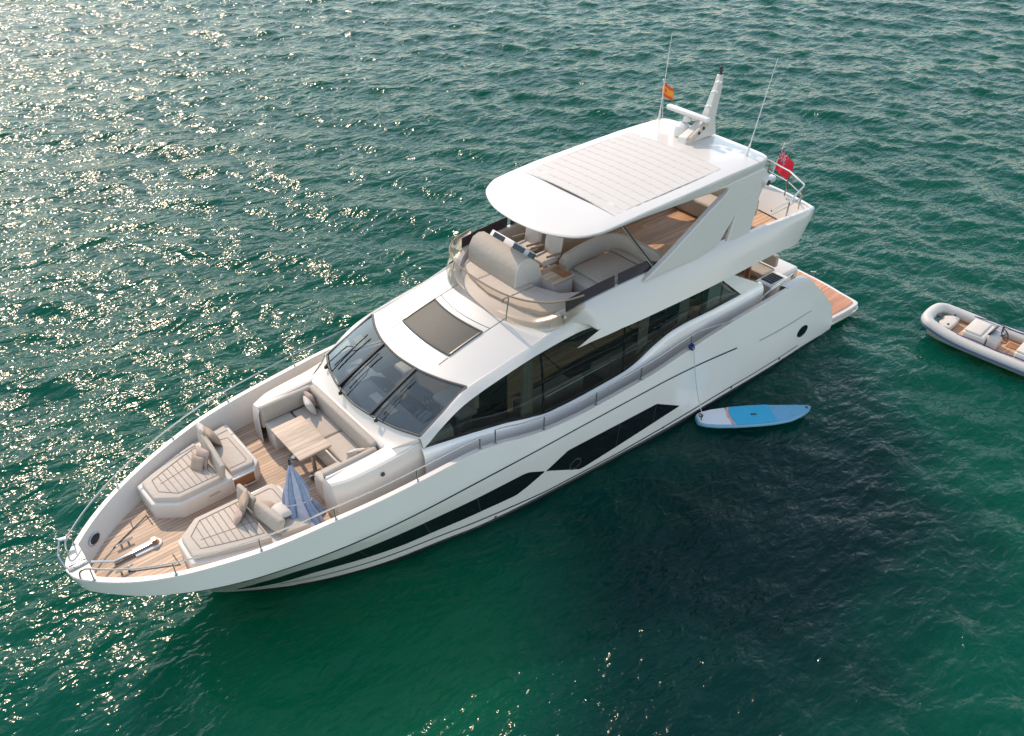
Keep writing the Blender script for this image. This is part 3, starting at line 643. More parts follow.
# ---- flybridge: floor, coaming, overhang
fly = yacht
CU = [(2.9, 2.06, 4.50), (3.3, 2.17, 4.54), (3.7, 2.24, 4.57), (6.2, 2.19, 4.70), (8, 2.10, 4.77), (9, 2.06, 4.80), (10, 2.04, 4.80), (11.5, 2.01, 4.76), (12.4, 1.99, 4.68), (13.0, 1.90, 4.60)]
CL = [(4.1, 2.36, 3.76), (4.6, 2.45, 3.85), (5.5, 2.50, 3.94), (7.7, 2.52, 3.94), (10, 2.50, 3.97), (11.2, 2.46, 4.0), (11.55, 2.40, 4.06), (11.85, 2.12, 4.26), (12.3, 1.97, 4.38), (12.7, 1.95, 4.40), (13.2, 1.90, 4.35)]
m = MB(); rows = []
FX = lin(3.3, 11.2, 50)+lin(11.3, 12.45, 22)
for x in FX:
    yu, zu = interp(x, CU); xl = x+((.8)*max(0, (4.4-x)/1.1) if x < 4.4 else 0); yl, zl = interp(xl, CL)
    rows.append([(xl, yl-.25, zl-.03), (xl, yl-.04, zl-.03), (xl, yl, zl), (xl*.6+x*.4, yl*.62+yu*.38+.02, zl*.6+zu*.4), (x*.8+xl*.2, yl*.25+yu*.75+.03, zl*.22+zu*.78), (x, yu+.01, zu-.02), (x, yu-.03, zu+.01), (x, yu-.13, zu+.01), (x, yu-.16, zu-.03), (x, yu-.18, 4.04)])
m.grid(rows); m.poly(rows[-1])
m.mirror()
# stern end of the flybridge, athwartships
ST = []
for y in lin(-1, 1, 31):
    b = .28*(1-abs(y)**2.4); yy = y*2.17; yl = y*2.36; ST.append([(4.9, yl*.95, 3.92), (4.14-b, yl, 3.73), (4.10-b, yl, 3.76), (3.80-b, y*2.28, 4.13), (3.34-b, yy, 4.50), (3.31-b, yy, 4.54), (3.36-b, yy*.985, 4.56), (3.46-b, yy*.96, 4.56), (3.50-b, yy*.95, 4.52), (3.96-b, yy*.945, 4.04)])
m.grid(ST)
P(m, 'flybridge_coaming', M['gel'], fly, sharp=35)
# pointed blade where the overhang starts over the side windows
m = MB(); tip = Vector((12.35, 2.34, 3.93)); m.grid([[tip, tip, tip], [(11.9, 2.40, 3.97), (11.9, 2.36, 4.10), (11.9, 2.24, 3.96)], [(11.5, 2.44, 3.98), (11.5, 2.34, 4.18), (11.5, 2.24, 3.96)], [(11.1, 2.46, 3.98), (11.1, 2.36, 4.18), (11.1, 2.24, 3.96)]], close_v=True)
P2(m, 'overhang_blade', M['gel'], fly, sharp=25)
m = MB(); pl = [(3.95, 2.0), (3.7, 0), (3.95, -2.0), (12.2, -1.8), (12.9, -1.2), (13.1, 0), (12.9, 1.2), (12.2, 1.8)]; m.prism(pl, 3.97, 4.05); P(m, 'flybridge_deck', M['teakfly'], fly, recalc=True)
m = MB(); m.prism([(4.7, 2.3), (4.6, 0), (4.7, -2.3), (12.2, -2.0), (12.2, 2.0)], 3.93, 3.965); P(m, 'overhang_soffit', M['gel'], fly)
# front coaming and smoked windscreen
SCR = [(11.9, 2.03), (12.30, 1.95), (12.72, 1.76), (13.05, 1.35), (13.24, .80), (13.30, 0)]
scr = [Vector((x, y, 0)) for x, y in SCR]; scr = curve3(scr+[Vector((x, -y, 0)) for x, y in SCR[-2::-1]], 61)
m = MB(); rows = []
for p in [q_ for q_ in scr if q_.x > 12.32]:
    b = max(0, min(1, (p.x-11.9)/.5)); zb = crz(min(p.x+.16, 15), max(-1.9, min(1.9, p.y)))-.03
    q = Vector((p.x-.12*b, p.y*(1-.05), 0)); zt = 4.44+.23*max(0, min(1, (12.95-p.x)/.55)); rows.append([(p.x+.10*b, p.y*1.03, zb), (p.x, p.y, zt), (p.x-.03, p.y*.99, zt+.02), (q.x-.02, q.y*.975, zt+.02), (q.x-.05, q.y*.965, 4.3)])
m.grid(rows); fc = P(m, 'front_coaming', M['gel'], fly, sharp=40)
m = MB(); m.grid([[(p.x+.12*max(0, min(1, (p.x-11.9)/.6))*(1-k)+.035, p.y*(1.03-.03*k)+(.02 if p.y > 0 else -.02), 4.42+(.0 if p.x > 12.4 else (12.4-p.x)*.6)*(1-k)+k*(.60)) for k in lin(0, 1, 5)] for p in scr]); sc = P(m, 'wind_deflector', M['screen'], fly)
m = MB(); m.tube([(p.x+.035, p.y+(.02 if p.y > 0 else -.02), 5.03) for p in scr], .022, 6); P(m, 'deflector_rail', M['cushdark'], sc)
for i in (22, 38):
    p = scr[i]; m = MB(); m.tube([(p.x+.16, p.y*1.03, 4.44), (p.x+.045, p.y, 5.0)], .016, 6); P(m, 'deflector_post', M['steel'], sc)
# dark side screens along the coaming
for s in (-1, 1):
    for x0, x1 in ((10.85, 12.35), (9.3, 10.75)):
        m = MB(); m.grid([[(x, s*(interp(x, CU)[0]-.07-.03*k), interp(x, CU)[1]+.0+k*(.30 if x > 9.8 else .30*(x-9.1)/.7)) for k in (0, .5, 1)] for x in lin(x0, x1, 16)]); P(m, 'side_screen', M['screendark'], fly)

# flybridge furniture
def fpart(name, mat, boxes=(), prisms=(), par=fly, rot=None):
    m = MB()
    for c, sz, r in boxes: m.box(c, sz, r, 3, rot)
    for pts, z0, z1, r in prisms: m.prism(pts, z0, z1, r, 3)
    return P(m, name, mat, par)
sp = [(12.98, -.45), (13.04, 0), (12.98, .45), (12.86, .95), (12.62, 1.45), (12.3, 1.70), (11.7, 1.80), (11.3, 1.80), (11.3, 1.36), (11.75, 1.10), (12.0, .45), (12.12, -.2), (12.12, -1.5), (12.3, -1.66), (12.62, -1.45), (12.86, -.95)]
fb = fpart('sunpad_base', M['gel'], prisms=[(sp, 4.05, 4.46, .03)])
cut = [(-2, -.62), (-.6, .45), (.47, 2)]
def clip(pts, lo, hi):
    def half(P_, sgn, lim):
        out = []
        for i in range(len(P_)):
            a, b = P_[i-1], P_[i]; ia, ib = sgn*(a[1]-lim) <= 0, sgn*(b[1]-lim) <= 0
            if ia != ib: t = (lim-a[1])/(b[1]-a[1]); out.append((a[0]+(b[0]-a[0])*t, lim))
            if ib: out.append(b)
        return out
    return half(half(pts, 1, hi), -1, lo)
for lo, hi in cut: fpart('sunpad_cushion', M['cush'], prisms=[(clip(sp, lo, hi), 4.46, 4.58, .04)], par=fb)
# helm console
m = MB(); prof = [(12.42, 4.1), (12.46, 4.6), (12.42, 5.0), (12.30, 5.18), (12.12, 5.24), (11.95, 5.20), (11.72, 4.98), (11.62, 4.6), (11.66, 4.1)]
m.grid([[(x, y, z) for x, z in prof] for y in (-1.50, -1.46, .22, .26)]); m.poly([(x, -1.50, z) for x, z in prof]); m.poly([(x, .26, z) for x, z in prof][::-1])
hc = P(m, 'helm_console', M['cush2'], fly, sharp=50)
m = MB(); n_ = [(x, .262, z) for x, z in prof]; n2_ = [(x-.01, .285, z-.01) for x, z in prof]; m.grid([n_, n2_]); m.poly(n2_[::-1]); P(m, 'console_side', M['gel'], hc)
m = MB(); m.box((11.83, -.62, 5.10), (.05, 1.6, .30), .02, 2, Matrix.Rotation(R(-44), 4, 'Y')); P(m, 'instrument_panel', M['white'], hc)
for y in (-1.1, -.35, .1): m = MB(); m.box((11.815, y, 5.125), (.05, .42 if y < 0 else .2, .2), .01, 1, Matrix.Rotation(R(-44), 4, 'Y')); P(m, 'screen', M['hullglass'], hc)
m = MB(); c = Vector((11.60, -.62, 5.02)); m.tube([c+Vector((.10*math.sin(t), .19*math.cos(t), .16*math.sin(t))) for t in lin(0, 6.2832, 25)[:-1]], .018, 6, close=True); m.tube([c+Vector((.12, 0, -.08)), c], .02); m.tube([c+Vector((0, -.19, 0)), c+Vector((0, .19, 0))], .012)
P(m, 'steering_wheel', M['black'], hc)
for y in (-1.05, -.30):
    m = MB(); m.lathe((10.98, y, 4.05), [(.16, 0), (.15, .03), (.06, .05), (.06, .5)], 14); hs = P(m, 'helm_chair', M['steel'], fly)
    m = MB(); m.box((11.02, y, 4.62), (.50, .52, .13), .05, 3); P(m, 'seat', M['pilB'], hs)
    m = MB(); m.box((10.72, y, 4.92), (.14, .54, .56), .06, 3, Matrix.Rotation(R(-10), 4, 'Y')); P(m, 'backrest', M['pilB'], hs)
    for s in (-1, 1): m = MB(); m.tube([(10.78, y+s*.29, 4.80), (11.2, y+s*.29, 4.84)], .03, 6); P(m, 'armrest', M['cushdark'], hs)
# small wet bar and table by the port settee
m = MB(); m.box((11.32, .42, 4.32), (.62, .62, .52), .03); t1 = P(m, 'flybridge_table', M['gel'], fly)
m = MB(); m.box((11.32, .42, 4.60), (.70, .74, .04), .015); P(m, 'table_top', M['tablewood'], t1)
m = MB(); m.box((11.15, .45, 4.628), (.26, .5, .014), .004); P(m, 'tray', M['wood'], t1)
# U-shaped settee to port
st = fpart('settee_base', M['gel'], boxes=[((9.95, 1.0, 4.22), (1.9, 1.7, .34), .04)])
for c, sz in (((9.95, .79, 4.44), (1.3, 1.0, .12)), ((10.1, 1.55, 4.44), (1.7, .5, .12)), ((9.11, .95, 4.436), (.25, 1.5, .12))): fpart('seat_cushion', M['cush'], boxes=[(c, sz, .05)], par=st)
m = MB(); rows = []
path = curve3([(10.85, .18, 0), (10.2, .06, 0), (9.4, .04, 0), (8.98, .30, 0), (8.92, .9, 0), (8.95, 1.7, 0)], 24)
for i, p in enumerate(path):
    a, b = path[max(i-1, 0)], path[min(i+1, 23)]; t = (b-a).normalized(); n = Vector((-t.y, t.x, 0)); k = .85 if i in (0, 23) else 1
    rows.append([(p.x+n.x*d, p.y+n.y*d, 4.40+z*k) for d, z in ((-.10, 0), (-.11, .34), (-.06, .44), (.05, .44), (.11, .34), (.12, 0))])
m.grid(rows); m.poly(rows[0][::-1]); m.poly(rows[-1]); P(m, 'settee_backrest', M['cush'], st)
fpart('coaming_cushion', M['cush2'], boxes=[((10.1, 1.80, 4.66), (2.2, .14, .34), .05)], par=st)
# bar unit to starboard, aft sofas under the hardtop
br = fpart('wet_bar', M['cush2'], boxes=[((9.6, -1.15, 4.5), (1.5, .8, .9), .05)])
fpart('bar_top', M['pilB'], boxes=[((9.6, -1.15, 4.97), (1.6, .88, .05), .02)], par=br)
sf = fpart('aft_sofa', M['cush'], boxes=[((5.1, -.2, 4.3), (.8, 2.9, .5), .08), ((6.2, -1.55, 4.3), (2.0, .7, .5), .08)])
fpart('backrest', M['cush2'], boxes=[((4.72, -.2, 4.62), (.2, 3.0, .5), .08), ((6.2, -1.85, 4.62), (2.0, .18, .5), .07)], par=sf)
lk = fpart('coaming_locker', M['cush2'], boxes=[((7.6, 1.70, 4.34), (2.2, .40, .6), .04)])
fpart('locker_door', M['wood'], boxes=[((8.15, 1.49, 4.32), (.34, .02, .36), .005)], par=lk)

# ---- hardtop
HT = [(12.26, 0), (12.21, .62), (12.06, 1.12), (11.80, 1.56), (11.45, 1.78), (11.1, 1.85), (10, 1.88), (8, 1.88), (6.4, 1.86), (5.85, 1.84), (5.46, 1.79), (5.29, 1.62), (5.22, 1.1), (5.18, 0)]
half_ = curve3([(x, y, 0) for x, y in HT], 70); ring = half_+[Vector((p.x, -p.y, 0)) for p in half_[-2:0:-1]]
def htz(x): return float(np.interp(x, [5.2, 7, 10, 11.4, 12.26], [6.42, 6.44, 6.38, 6.30, 6.20]))
def htedge(x): return float(np.interp(x, [4.9, 5.6, 7.2, 8.6, 10.5, 12.26], [.22, .36, .36, .26, .12, .06]))
C0 = Vector((8.6, 0, 0))
def inset(p, d):
    v = p-C0; l = v.length; return C0+v*max(0, (l-d)/l)
m = MB(); rows = []
for p in ring:
    z, e = htz(p.x), htedge(p.x); row = []
    for d, dz in ((1.2, -e*.5-.02), (.5, -e*.75), (.16, -e), (.06, -e), (.0, -e*.85), (-.025, -e*.35), (-.02, -.035), (.0, -.012), (.05, -.003), (.5, .025), (1.4, .05)):
        q = inset(p, d); row.append((q.x, q.y, htz(q.x)+dz if dz > -.03 else z+dz))
    rows.append(row)
m.grid(rows, close_u=True)
for k, dz in ((0, None), (-1, None)):
    r = [rw[k] for rw in rows]; c = (8.6, 0, sum(p[2] for p in r)/len(r)+(.02 if k else 0)); n = len(m.v); m.v += r+[c]; m.f += [(n+i, n+(i+1) % len(r), n+len(r)) for i in range(len(r))]
hard = P(m, 'hardtop', M['gel'], yacht, sharp=35)
def crown(x, y): return htz(x)+.055*(1-min(1, abs(y)/1.7)**2)
m = MB(); rows = []
for y in lin(-1.56, 1.56, 13): rows.append([(x, y, crown(x, y)+.012+.006*abs(math.sin((x-6.95)/.28*math.pi))) for x in lin(6.95, 10.60, 105)])
m.grid(rows); sr = P(m, 'sunroof_louvre', M['sunroof'], hard, sharp=80)
m = MB()
for k in range(14):
    x = 6.95+.28*k; m.tube([(x, y, crown(x, y)+.013) for y in lin(-1.55, 1.55, 11)], .006, 4)
for y in (-1.3, -1.04, -.78, -.52, -.26, 0, .26, .52, .78, 1.04, 1.3): m.tube([(x, y, crown(x, y)+.013) for x in lin(6.95, 10.6, 11)], .004, 4)
P(m, 'louvre_seam', simple('louvre_grey', (.49, .45, .405), .6), hard)
m = MB(); m.tube([(10.63, y, crown(10.63, y)+.006) for y in lin(-1.58, 1.58, 15)], .014, 5)
for s in (-1, 1): m.tube([(x, s*1.585, crown(x, 1.585)+.004) for x in lin(7.4, 10.62, 15)], .006, 5)
P(m, 'sunroof_track', M['frame'], hard)
# arch legs carrying the hardtop
for s in (-1, 1):
    def leg(poly, t, nm):
        m = MB()
        def yy(z): return 2.10-(z-4.75)*.205
        inn = [(x, s*(yy(z)-t/2), z) for x, z in poly]; out = [(x, s*(yy(z)+t/2), z) for x, z in poly]
        k = len(poly); n = len(m.v); m.v += inn+out; m.f += [tuple(n+i for i in range(k)), tuple(n+k+i for i in reversed(range(k)))]+[(n+i, n+k+i, n+k+(i+1) % k, n+(i+1) % k) for i in range(k)]
        o = P(m, nm, M['gel'], fly, sharp=30)
        bv = o.modifiers.new('bevel', 'BEVEL'); bv.width = .035; bv.segments = 3; bv.limit_method = 'ANGLE'; bv.angle_limit = R(50)
        return o
    a = [(10.1, 4.74), (9.85, 4.84), (9.32, 5.03), (8.4, 5.42), (7.7, 5.72), (7.25, 5.89), (7.05, 5.98), (6.98, 6.04), (7.02, 6.09), (7.2, 6.13), (7.6, 6.17), (5.55, 6.2), (5.36, 5.98), (5.8, 5.70), (6.3, 5.58), (6.70, 5.37), (7.42, 4.80), (8.2, 4.68)]
    leg(a, .15, 'arch_leg')
    leg([(6.69, 5.375), (6.3, 5.585), (5.80, 5.71), (5.5, 5.80), (5.72, 5.56), (6.10, 4.80), (6.2, 4.66), (7.1, 4.66), (7.02, 4.80)], .11, 'arch_fin')
    m = MB(); m.box((5.42, s*1.92, 5.86), (.50, .20, .16), .05, 3); lb = P(m, 'nav_light_pod', M['gel'], fly)
    m = MB(); m.lathe((5.50, s*2.015, 5.84), [(0, .03), (.06, .025), (.075, 0)], 16, Matrix.Rotation(-s*R(90), 4, 'X')); P(m, 'nav_light', M['rubber'], lb)
    m = MB(); m.tube([(10.55, s*1.66, 6.22), (9.50, s*2.0, 4.76)], .036, 10); P(m, 'hardtop_strut', M['rubber'], fly)
    m = MB(); m.tube([(10.60, s*1.70, 6.22), (9.55, s*2.035, 4.76)], .014, 6); P(m, 'strut_edge', M['steel'], fly)
# radar mast
mast = empty('radar_mast'); mast.parent = yacht; mast.location = (-5.8, -.15, 6.45)
MY = -.15
def fin(prof, t, nm, mat):
    m = MB(); n = len(prof); m.v += [(x, MY-tt*t/2, z) for x, z, tt in prof]+[(x, MY+tt*t/2, z) for x, z, tt in prof]
    m.f += [tuple(range(n)), tuple(n+i for i in reversed(range(n)))]+[(i, (i+1) % n, n+(i+1) % n, n+i) for i in range(n)]
    o = P(m, nm, mat, mast, sharp=30); bv = o.modifiers.new('bevel', 'BEVEL'); bv.width = .02; bv.segments = 2; bv.limit_method = 'ANGLE'; return o
fin([(6.5, 6.46, 1.3), (6.45, 6.62, 1.2), (5.98, 6.82, 1), (5.66, 6.98, .9), (5.36, 7.75, .6), (5.30, 8.0, .5), (5.16, 8.0, .5), (5.16, 7.6, .6), (5.32, 6.9, 1), (5.25, 6.46, 1.3)], .22, 'mast_fin', M['gel'])
m = MB(); m.lathe((5.22, MY, 7.98), [(.05, 0), (.05, .05), (.035, .06), (.035, .16), (.05, .17), (.05, .22), (0, .24)], 12); P(m, 'mast_light', M['rubber'], mast)
m = MB(); m.box((6.0, -.42, 7.08), (.17, 1.42, .13), .055, 3); m.lathe((6.0, -.42, 6.88), [(.11, 0), (.11, .08), (.07, .14)], 14); m.box((5.82, -.28, 6.95), (.3, .12, .1), .03); P(m, 'radar_scanner', M['white'], mast)
m = MB(); m.lathe((6.08, -.50, 6.47), [(.17, 0), (.21, .05), (.22, .18), (.19, .29), (.11, .36), (0, .38)], 20); P(m, 'satellite_dome', M['white'], mast)
m = MB(); m.box((6.12, .10, 6.78), (.7, .10, .16), .03, 2, Matrix.Rotation(R(28), 4, 'Y')); P(m, 'light_bracket', M['cush'], mast)
for dx, dz in ((0, .02), (.16, -.07)): m = MB(); m.lathe((6.02+dx, .155, 6.83+dz), [(0, .03), (.035, .025), (.045, 0)], 10, Matrix.Rotation(R(-90), 4, 'X')); P(m, 'floodlight', M['rubber'], mast)
for x, z in ((5.62, 7.28), (5.45, 7.62), (5.34, 7.84)):
    m = MB(); m.box((x+.05, MY+.1, z), (.16, .14, .06), .02); m.lathe((x+.1, MY+.13, z), [(.04, 0), (.045, .05), (0, .09)], 10); P(m, 'mast_fitting', M['white'], mast)
for a, b, nm in (((5.52, -1.80, 6.38), (5.50, -1.66, 8.75), 0), ((5.78, 1.42, 6.44), (5.42, 1.6, 8.85), 1)):
    m = MB(); a, b = Vector(a), Vector(b); m.tube([a, a.lerp(b, .12), a.lerp(b, .13), b], [.03, .03, .013, .007], 7); m.lathe(a, [(.06, 0), (.05, .04), (.03, .06)], 10); P(m, 'whip_antenna', M['white'])

# ---- flybridge stern rails, seat and deck
def pipe(nm, pts, r=.02, par=fly, mat='steel'): return P(MB().tube(pts, r, 8), nm, M[mat], par)
def rp_(z): return [(5.2, 2.06, z-.26), (4.4, 2.05, z-.24), (3.78, 2.0, z-.02), (3.70, 1.96, z), (3.30, 1.2, z+.02), (3.12, .4, z+.02), (3.12, -.4, z+.02), (3.30, -1.2, z+.02), (3.70, -1.96, z), (3.78, -2.0, z-.02), (4.4, -2.05, z-.24), (5.2, -2.06, z-.26)]
pipe('stern_rail', rp_(5.24), .024); pipe('stern_rail', [(x, y, z-.30 if abs(y) < 2.01 else z-.14) for x, y, z in rp_(5.24)], .014)
for s in (-1, 1):
    for x, y, zt in ((4.4, 2.05, 5.0), (3.72, 1.96, 5.24), (3.30, 1.2, 5.26), (3.12, .4, 5.26)): pipe('rail_post', [(x+.04, s*y, 4.54), (x, s*y, zt)], .02)

# ---- cockpit, transom, bathing platform
ck = yacht
fp = lambda nm, mat, **k: fpart(nm, mat, par=ck, **k)
fp('cockpit_floor', M['teak'], boxes=[((3.7, 0, 1.47), (3.3, 4.6, .05), 0)])
ts = fp('transom_sofa', M['gel'], boxes=[((2.45, -.15, 1.1), (1.15, 2.9, 1.36), .10)])
fpart('seat_cushion', M['cush2'], boxes=[((3.25, -.2, 1.95), (.6, 2.7, .16), .05), ((2.92, -.2, 2.25), (.16, 2.7, .4), .06)], par=ts)
lk2 = fp('cockpit_locker', M['gel'], boxes=[((3.75, 1.62, 1.82), (.95, .62, .72), .06)])
m = MB()
for k in range(5): m.box((3.52+.11*k, 1.58, 2.195), (.07, .34, .03), .012)
m.box((3.74, 1.58, 2.185), (.56, .38, .02)); P(m, 'dark_grille', M['rubber'], lk2)
st2 = fp('platform_steps', M['gel'], boxes=[((2.2, 1.95, .62), (.9, .7, .36), .03), ((2.55, 1.95, .9), (.7, .7, .6), .03), ((2.9, 1.95, 1.1), (.5, .7, .8), .03)])
fp('cockpit_pillar', M['wood'], boxes=[((4.15, 1.0, 2.7), (.09, .16, 2.45), .02)])
pipe('handrail', curve3([(5.5, 2.42, 2.52), (4.9, 2.40, 2.70), (4.2, 2.36, 2.72), (3.85, 2.30, 2.70), (3.75, 2.2, 2.5)], 20), .022, ck)
pipe('handrail', curve3([(5.4, 2.30, 2.35), (4.7, 2.24, 2.45), (4.1, 2.2, 2.45), (3.8, 2.1, 2.2)], 20), .018, ck)
# inner faces of the hull quarters
m = MB(); rows = []
for x in lin(1.7, 4.6, 30):
    sy, sz = interp(x, SHEER); k = .30
    rows.append([(x, sy, sz), (x+.02, sy-.05, sz+.03), (x+.05, sy-k+.05, sz+.03), (x+.06, sy-k, sz), (x+.06, sy-k-.02, min(sz, 1.5)), (x+.06, sy-k-.02, min(sz, .42))])
m.grid(rows); P2(m, 'hull_quarter', M['gel'], hull, sharp=35)
m = MB(); m.tube([(3.55, 2.60, 2.78), (3.25, 2.62, 2.66)], .026); m.tube([(3.5, 2.58, 2.66), (3.5, 2.60, 2.77)], .02); m.tube([(3.3, 2.6, 2.55), (3.3, 2.62, 2.68)], .02); P(m, 'quarter_cleat', M['steel'], hull)
PLT = [(1.9, 2.62), (.9, 2.67), (.36, 2.66), (.19, 2.60), (.13, 2.44), (.07, 2.0), (-.06, 1.2), (-.14, 0)]
pr_ = [(p.x, p.y) for p in curve3([(x, y, 0) for x, y in PLT], 30)]; pr_ = pr_+[(x, -y) for x, y in pr_[-2::-1]]
m = MB(); m.prism(pr_, .16, .43, .04, 3); plat = P(m, 'bathing_platform', M['gel'], yacht)
inn = [(x+.11 if x < 1.2 else x, y*.957) for x, y in pr_]
m = MB(); m.prism(inn, .41, .445, .004); P(m, 'platform_teak', M['teakplat'], plat)
m = MB(); m.tube([(x-.012 if x < 1 else x, y*1.005, .27) for x, y in pr_], .035, 6); P(m, 'rubbing_strake', M['steel'], plat)
m = MB(); m.prism([(1.9, 2.55), (.5, 2.5), (.5, -2.5), (1.9, -2.55)], -.6, .17); P(m, 'platform_hull', M['antifoul'], plat)

# ================================================================== LOOSE THINGS ON BOARD
def pillow(loc, size, rot, mat, label, group='scatter cushions on the foredeck seats', name='scatter_cushion'):
    n = 11; m = MB(); top = []; bot = []
    for i in range(n):
        rt, rb = [], []
        for j in range(n):
            u, v = -1+2*i/(n-1), -1+2*j/(n-1); h = (max(0, 1-abs(u)**2.2)*max(0, 1-abs(v)**2.2))**.55
            pin = 1-.10*(1-abs(u))*abs(v)**4-.10*(1-abs(v))*abs(u)**4
            x, y = u*pin*size/2, v*pin*size/2; z = h*size*.19*(1+.12*math.sin(3*u+2*v+loc[0]*9)); rt.append((x, y, z)); rb.append((x, y, -z))
        top.append(rt); bot.append(rb)
    Mx = Matrix.Translation(loc) @ rot
    for g in (top, bot): m.grid([[tuple(Mx @ Vector(p)) for p in r] for r in g])
    o = m.build(name, mat, None, off=loc, sharp=80); tag(o, label, 'cushion', group); return o
def E3(x, y, z): return Matrix.Rotation(R(z), 4, 'Z') @ Matrix.Rotation(R(y), 4, 'Y') @ Matrix.Rotation(R(x), 4, 'X')
pillow((19.98, -1.06, 2.70), .42, E3(8, 62, 20), M['pilC'], 'rose brown cushion leaning on the front of the far sun pad backrest')
pillow((20.13, -.98, 2.66), .34, E3(0, 60, 28), M['pilA'], 'small tan cushion in front of a rose brown cushion on the far sun pad')
pillow((19.54, -1.55, 2.73), .50, E3(5, -62, -6), M['pilA'], 'large tan cushion behind the far sun pad backrest')
pillow((19.62, -1.74, 2.76), .44, E3(0, -70, -4), M['pilB'], 'pale cushion tucked behind the large tan cushion on the far bench')
pillow((19.96, .86, 2.76), .48, E3(6, 66, -24), M['pilA'], 'large tan cushion standing against the near sun pad backrest')
pillow((20.13, .98, 2.66), .34, E3(0, 58, -26), M['pilC'], 'small rose brown cushion in front of the large tan one on the near sun pad')
pillow((19.56, 1.10, 2.66), .44, E3(4, -36, 14), M['pilA'], 'tan cushion lying behind the near sun pad backrest')
pillow((19.40, 1.38, 2.64), .48, E3(0, -22, 10), M['pilB'], 'cream cushion lying on the near bench beside the blue parasol')
pillow((17.40, -1.02, 2.80), .44, E3(0, -66, -14), M['pilB'], 'square cream cushion in the far back corner of the deck sofa')
pillow((17.30, -1.22, 2.84), .42, E3(0, -74, 8), M['pilC'], 'rose brown cushion half hidden behind the cream one in the sofa corner')
pillow((17.46, 1.06, 2.80), .44, E3(62, 0, -18), M['pilB'], 'cream cushion at the near end of the deck sofa')
pillow((17.30, 1.20, 2.82), .42, E3(70, 0, -12), M['pilA'], 'tan cushion behind the cream cushion at the near sofa end')

# folded blue parasol leaning by the near bench
par = empty('folded_parasol', (18.98, 1.62, 2.06), 'closed blue and lavender striped parasol standing folded beside the near bench', 'parasol')
top = Vector((18.93, 1.05, 3.38)); bot = Vector((19.10, 1.62, 2.22))
m = MB(); m.tube([Vector((19.0, 1.72, 2.07)), top+Vector((-.005, -.03, .06))], .018, 8); P(m, 'pole', M['steel'], par)
ax = (bot-top).normalized(); e1 = ax.cross(Vector((0, 0, 1))).normalized(); e2 = ax.cross(e1)
for k, (nm, mat) in enumerate((('blue', simple('parasol_blue', (.22, .285, .40), .85, var=.35, scale=14)), ('lavender', simple('parasol_lavender', (.40, .40, .46), .85, var=.25, scale=14)))):
    m = MB()
    for w_ in range(5):
        a0 = 2*math.pi*(2*w_+k)/10; rows = []
        for i in range(14):
            t = i/13; c = top.lerp(bot, t); row = []
            for j in range(7):
                an = a0+2*math.pi/10*j/6; pl = abs(math.sin(an*5)); r = .015+.44*t**.9*(1+.22*(pl-.5))*(1+.14*math.sin(an*3+1)+.06*math.sin(an*8+i*.9))*(1-.16*math.exp(-((t-.62)/.09)**2)); dz = .10*t*math.sin(an*2+k)
                row.append(c+e1*r*math.cos(an)*1.0+e2*r*.62*math.sin(an)+ax*dz)
            rows.append(row)
        m.grid(rows)
    o = P(m, 'canopy_panels', mat, par, sharp=70); sol = o.modifiers.new('solid', 'SOLIDIFY'); sol.thickness = .004
c = top.lerp(bot, .62); m = MB(); m.tube([c+e1*.262*math.cos(t)+e2*.165*math.sin(t) for t in lin(0, 6.2832, 25)[:-1]], .016, 6, close=True); P(m, 'tie_strap', M['pilB'], par)
m = MB(); m.lathe(top, [(.02, .10), (.03, .04), (.03, -.02)], 10); P(m, 'finial', M['rubber'], par)
m = MB(); m.lathe((19.0, 1.72, 2.06), [(0, .06), (.05, .06), (.20, .04), (.22, 0)], 18); P(m, 'base', M['cush2'], par)

# flags
def flag(name, loc, label, build, pole, r, cat='flag'):
    e = empty(name, loc, label, cat)
    m = MB(); a, b = Vector(pole[0]), Vector(pole[1]); m.tube([a, b], r, 7); m.lathe(b, [(.0, .05), (.025, .02), (.01, 0)], 8); P(m, 'staff', M['white'] if cat == 'flag' else M['steel'], e)
    build(e); return e
def cloth(e, org, du, dv, w, h, nu, nv, regions, amp=.05, off=None):
    """org: upper corner at the staff; du along the fly, dv down the hoist"""
    du, dv = Vector(du).normalized(), Vector(dv).normalized(); nrm = du.cross(dv).normalized()
    def pt(u, v): return org+du*u*w*(1-.12*u)+dv*(v*h+.18*u*u*w)+nrm*amp*math.sin(u*7+v*2.2)*u
    for nm, mat, u0, u1, v0, v1, o in regions:
        m = MB(); k = max(2, int(nu*(u1-u0))); q = max(2, int(nv*(v1-v0)))
        rows = [[pt(u, v)+nrm*o for v in lin(v0, v1, q+1)] for u in lin(u0, u1, k+1)]; m.grid(rows)
        if o: m.grid([[pt(u, v)-nrm*o for v in lin(v0, v1, q+1)] for u in lin(u0, u1, k+1)])
        P(m, nm, mat, e, sharp=80)
    return pt, nrm
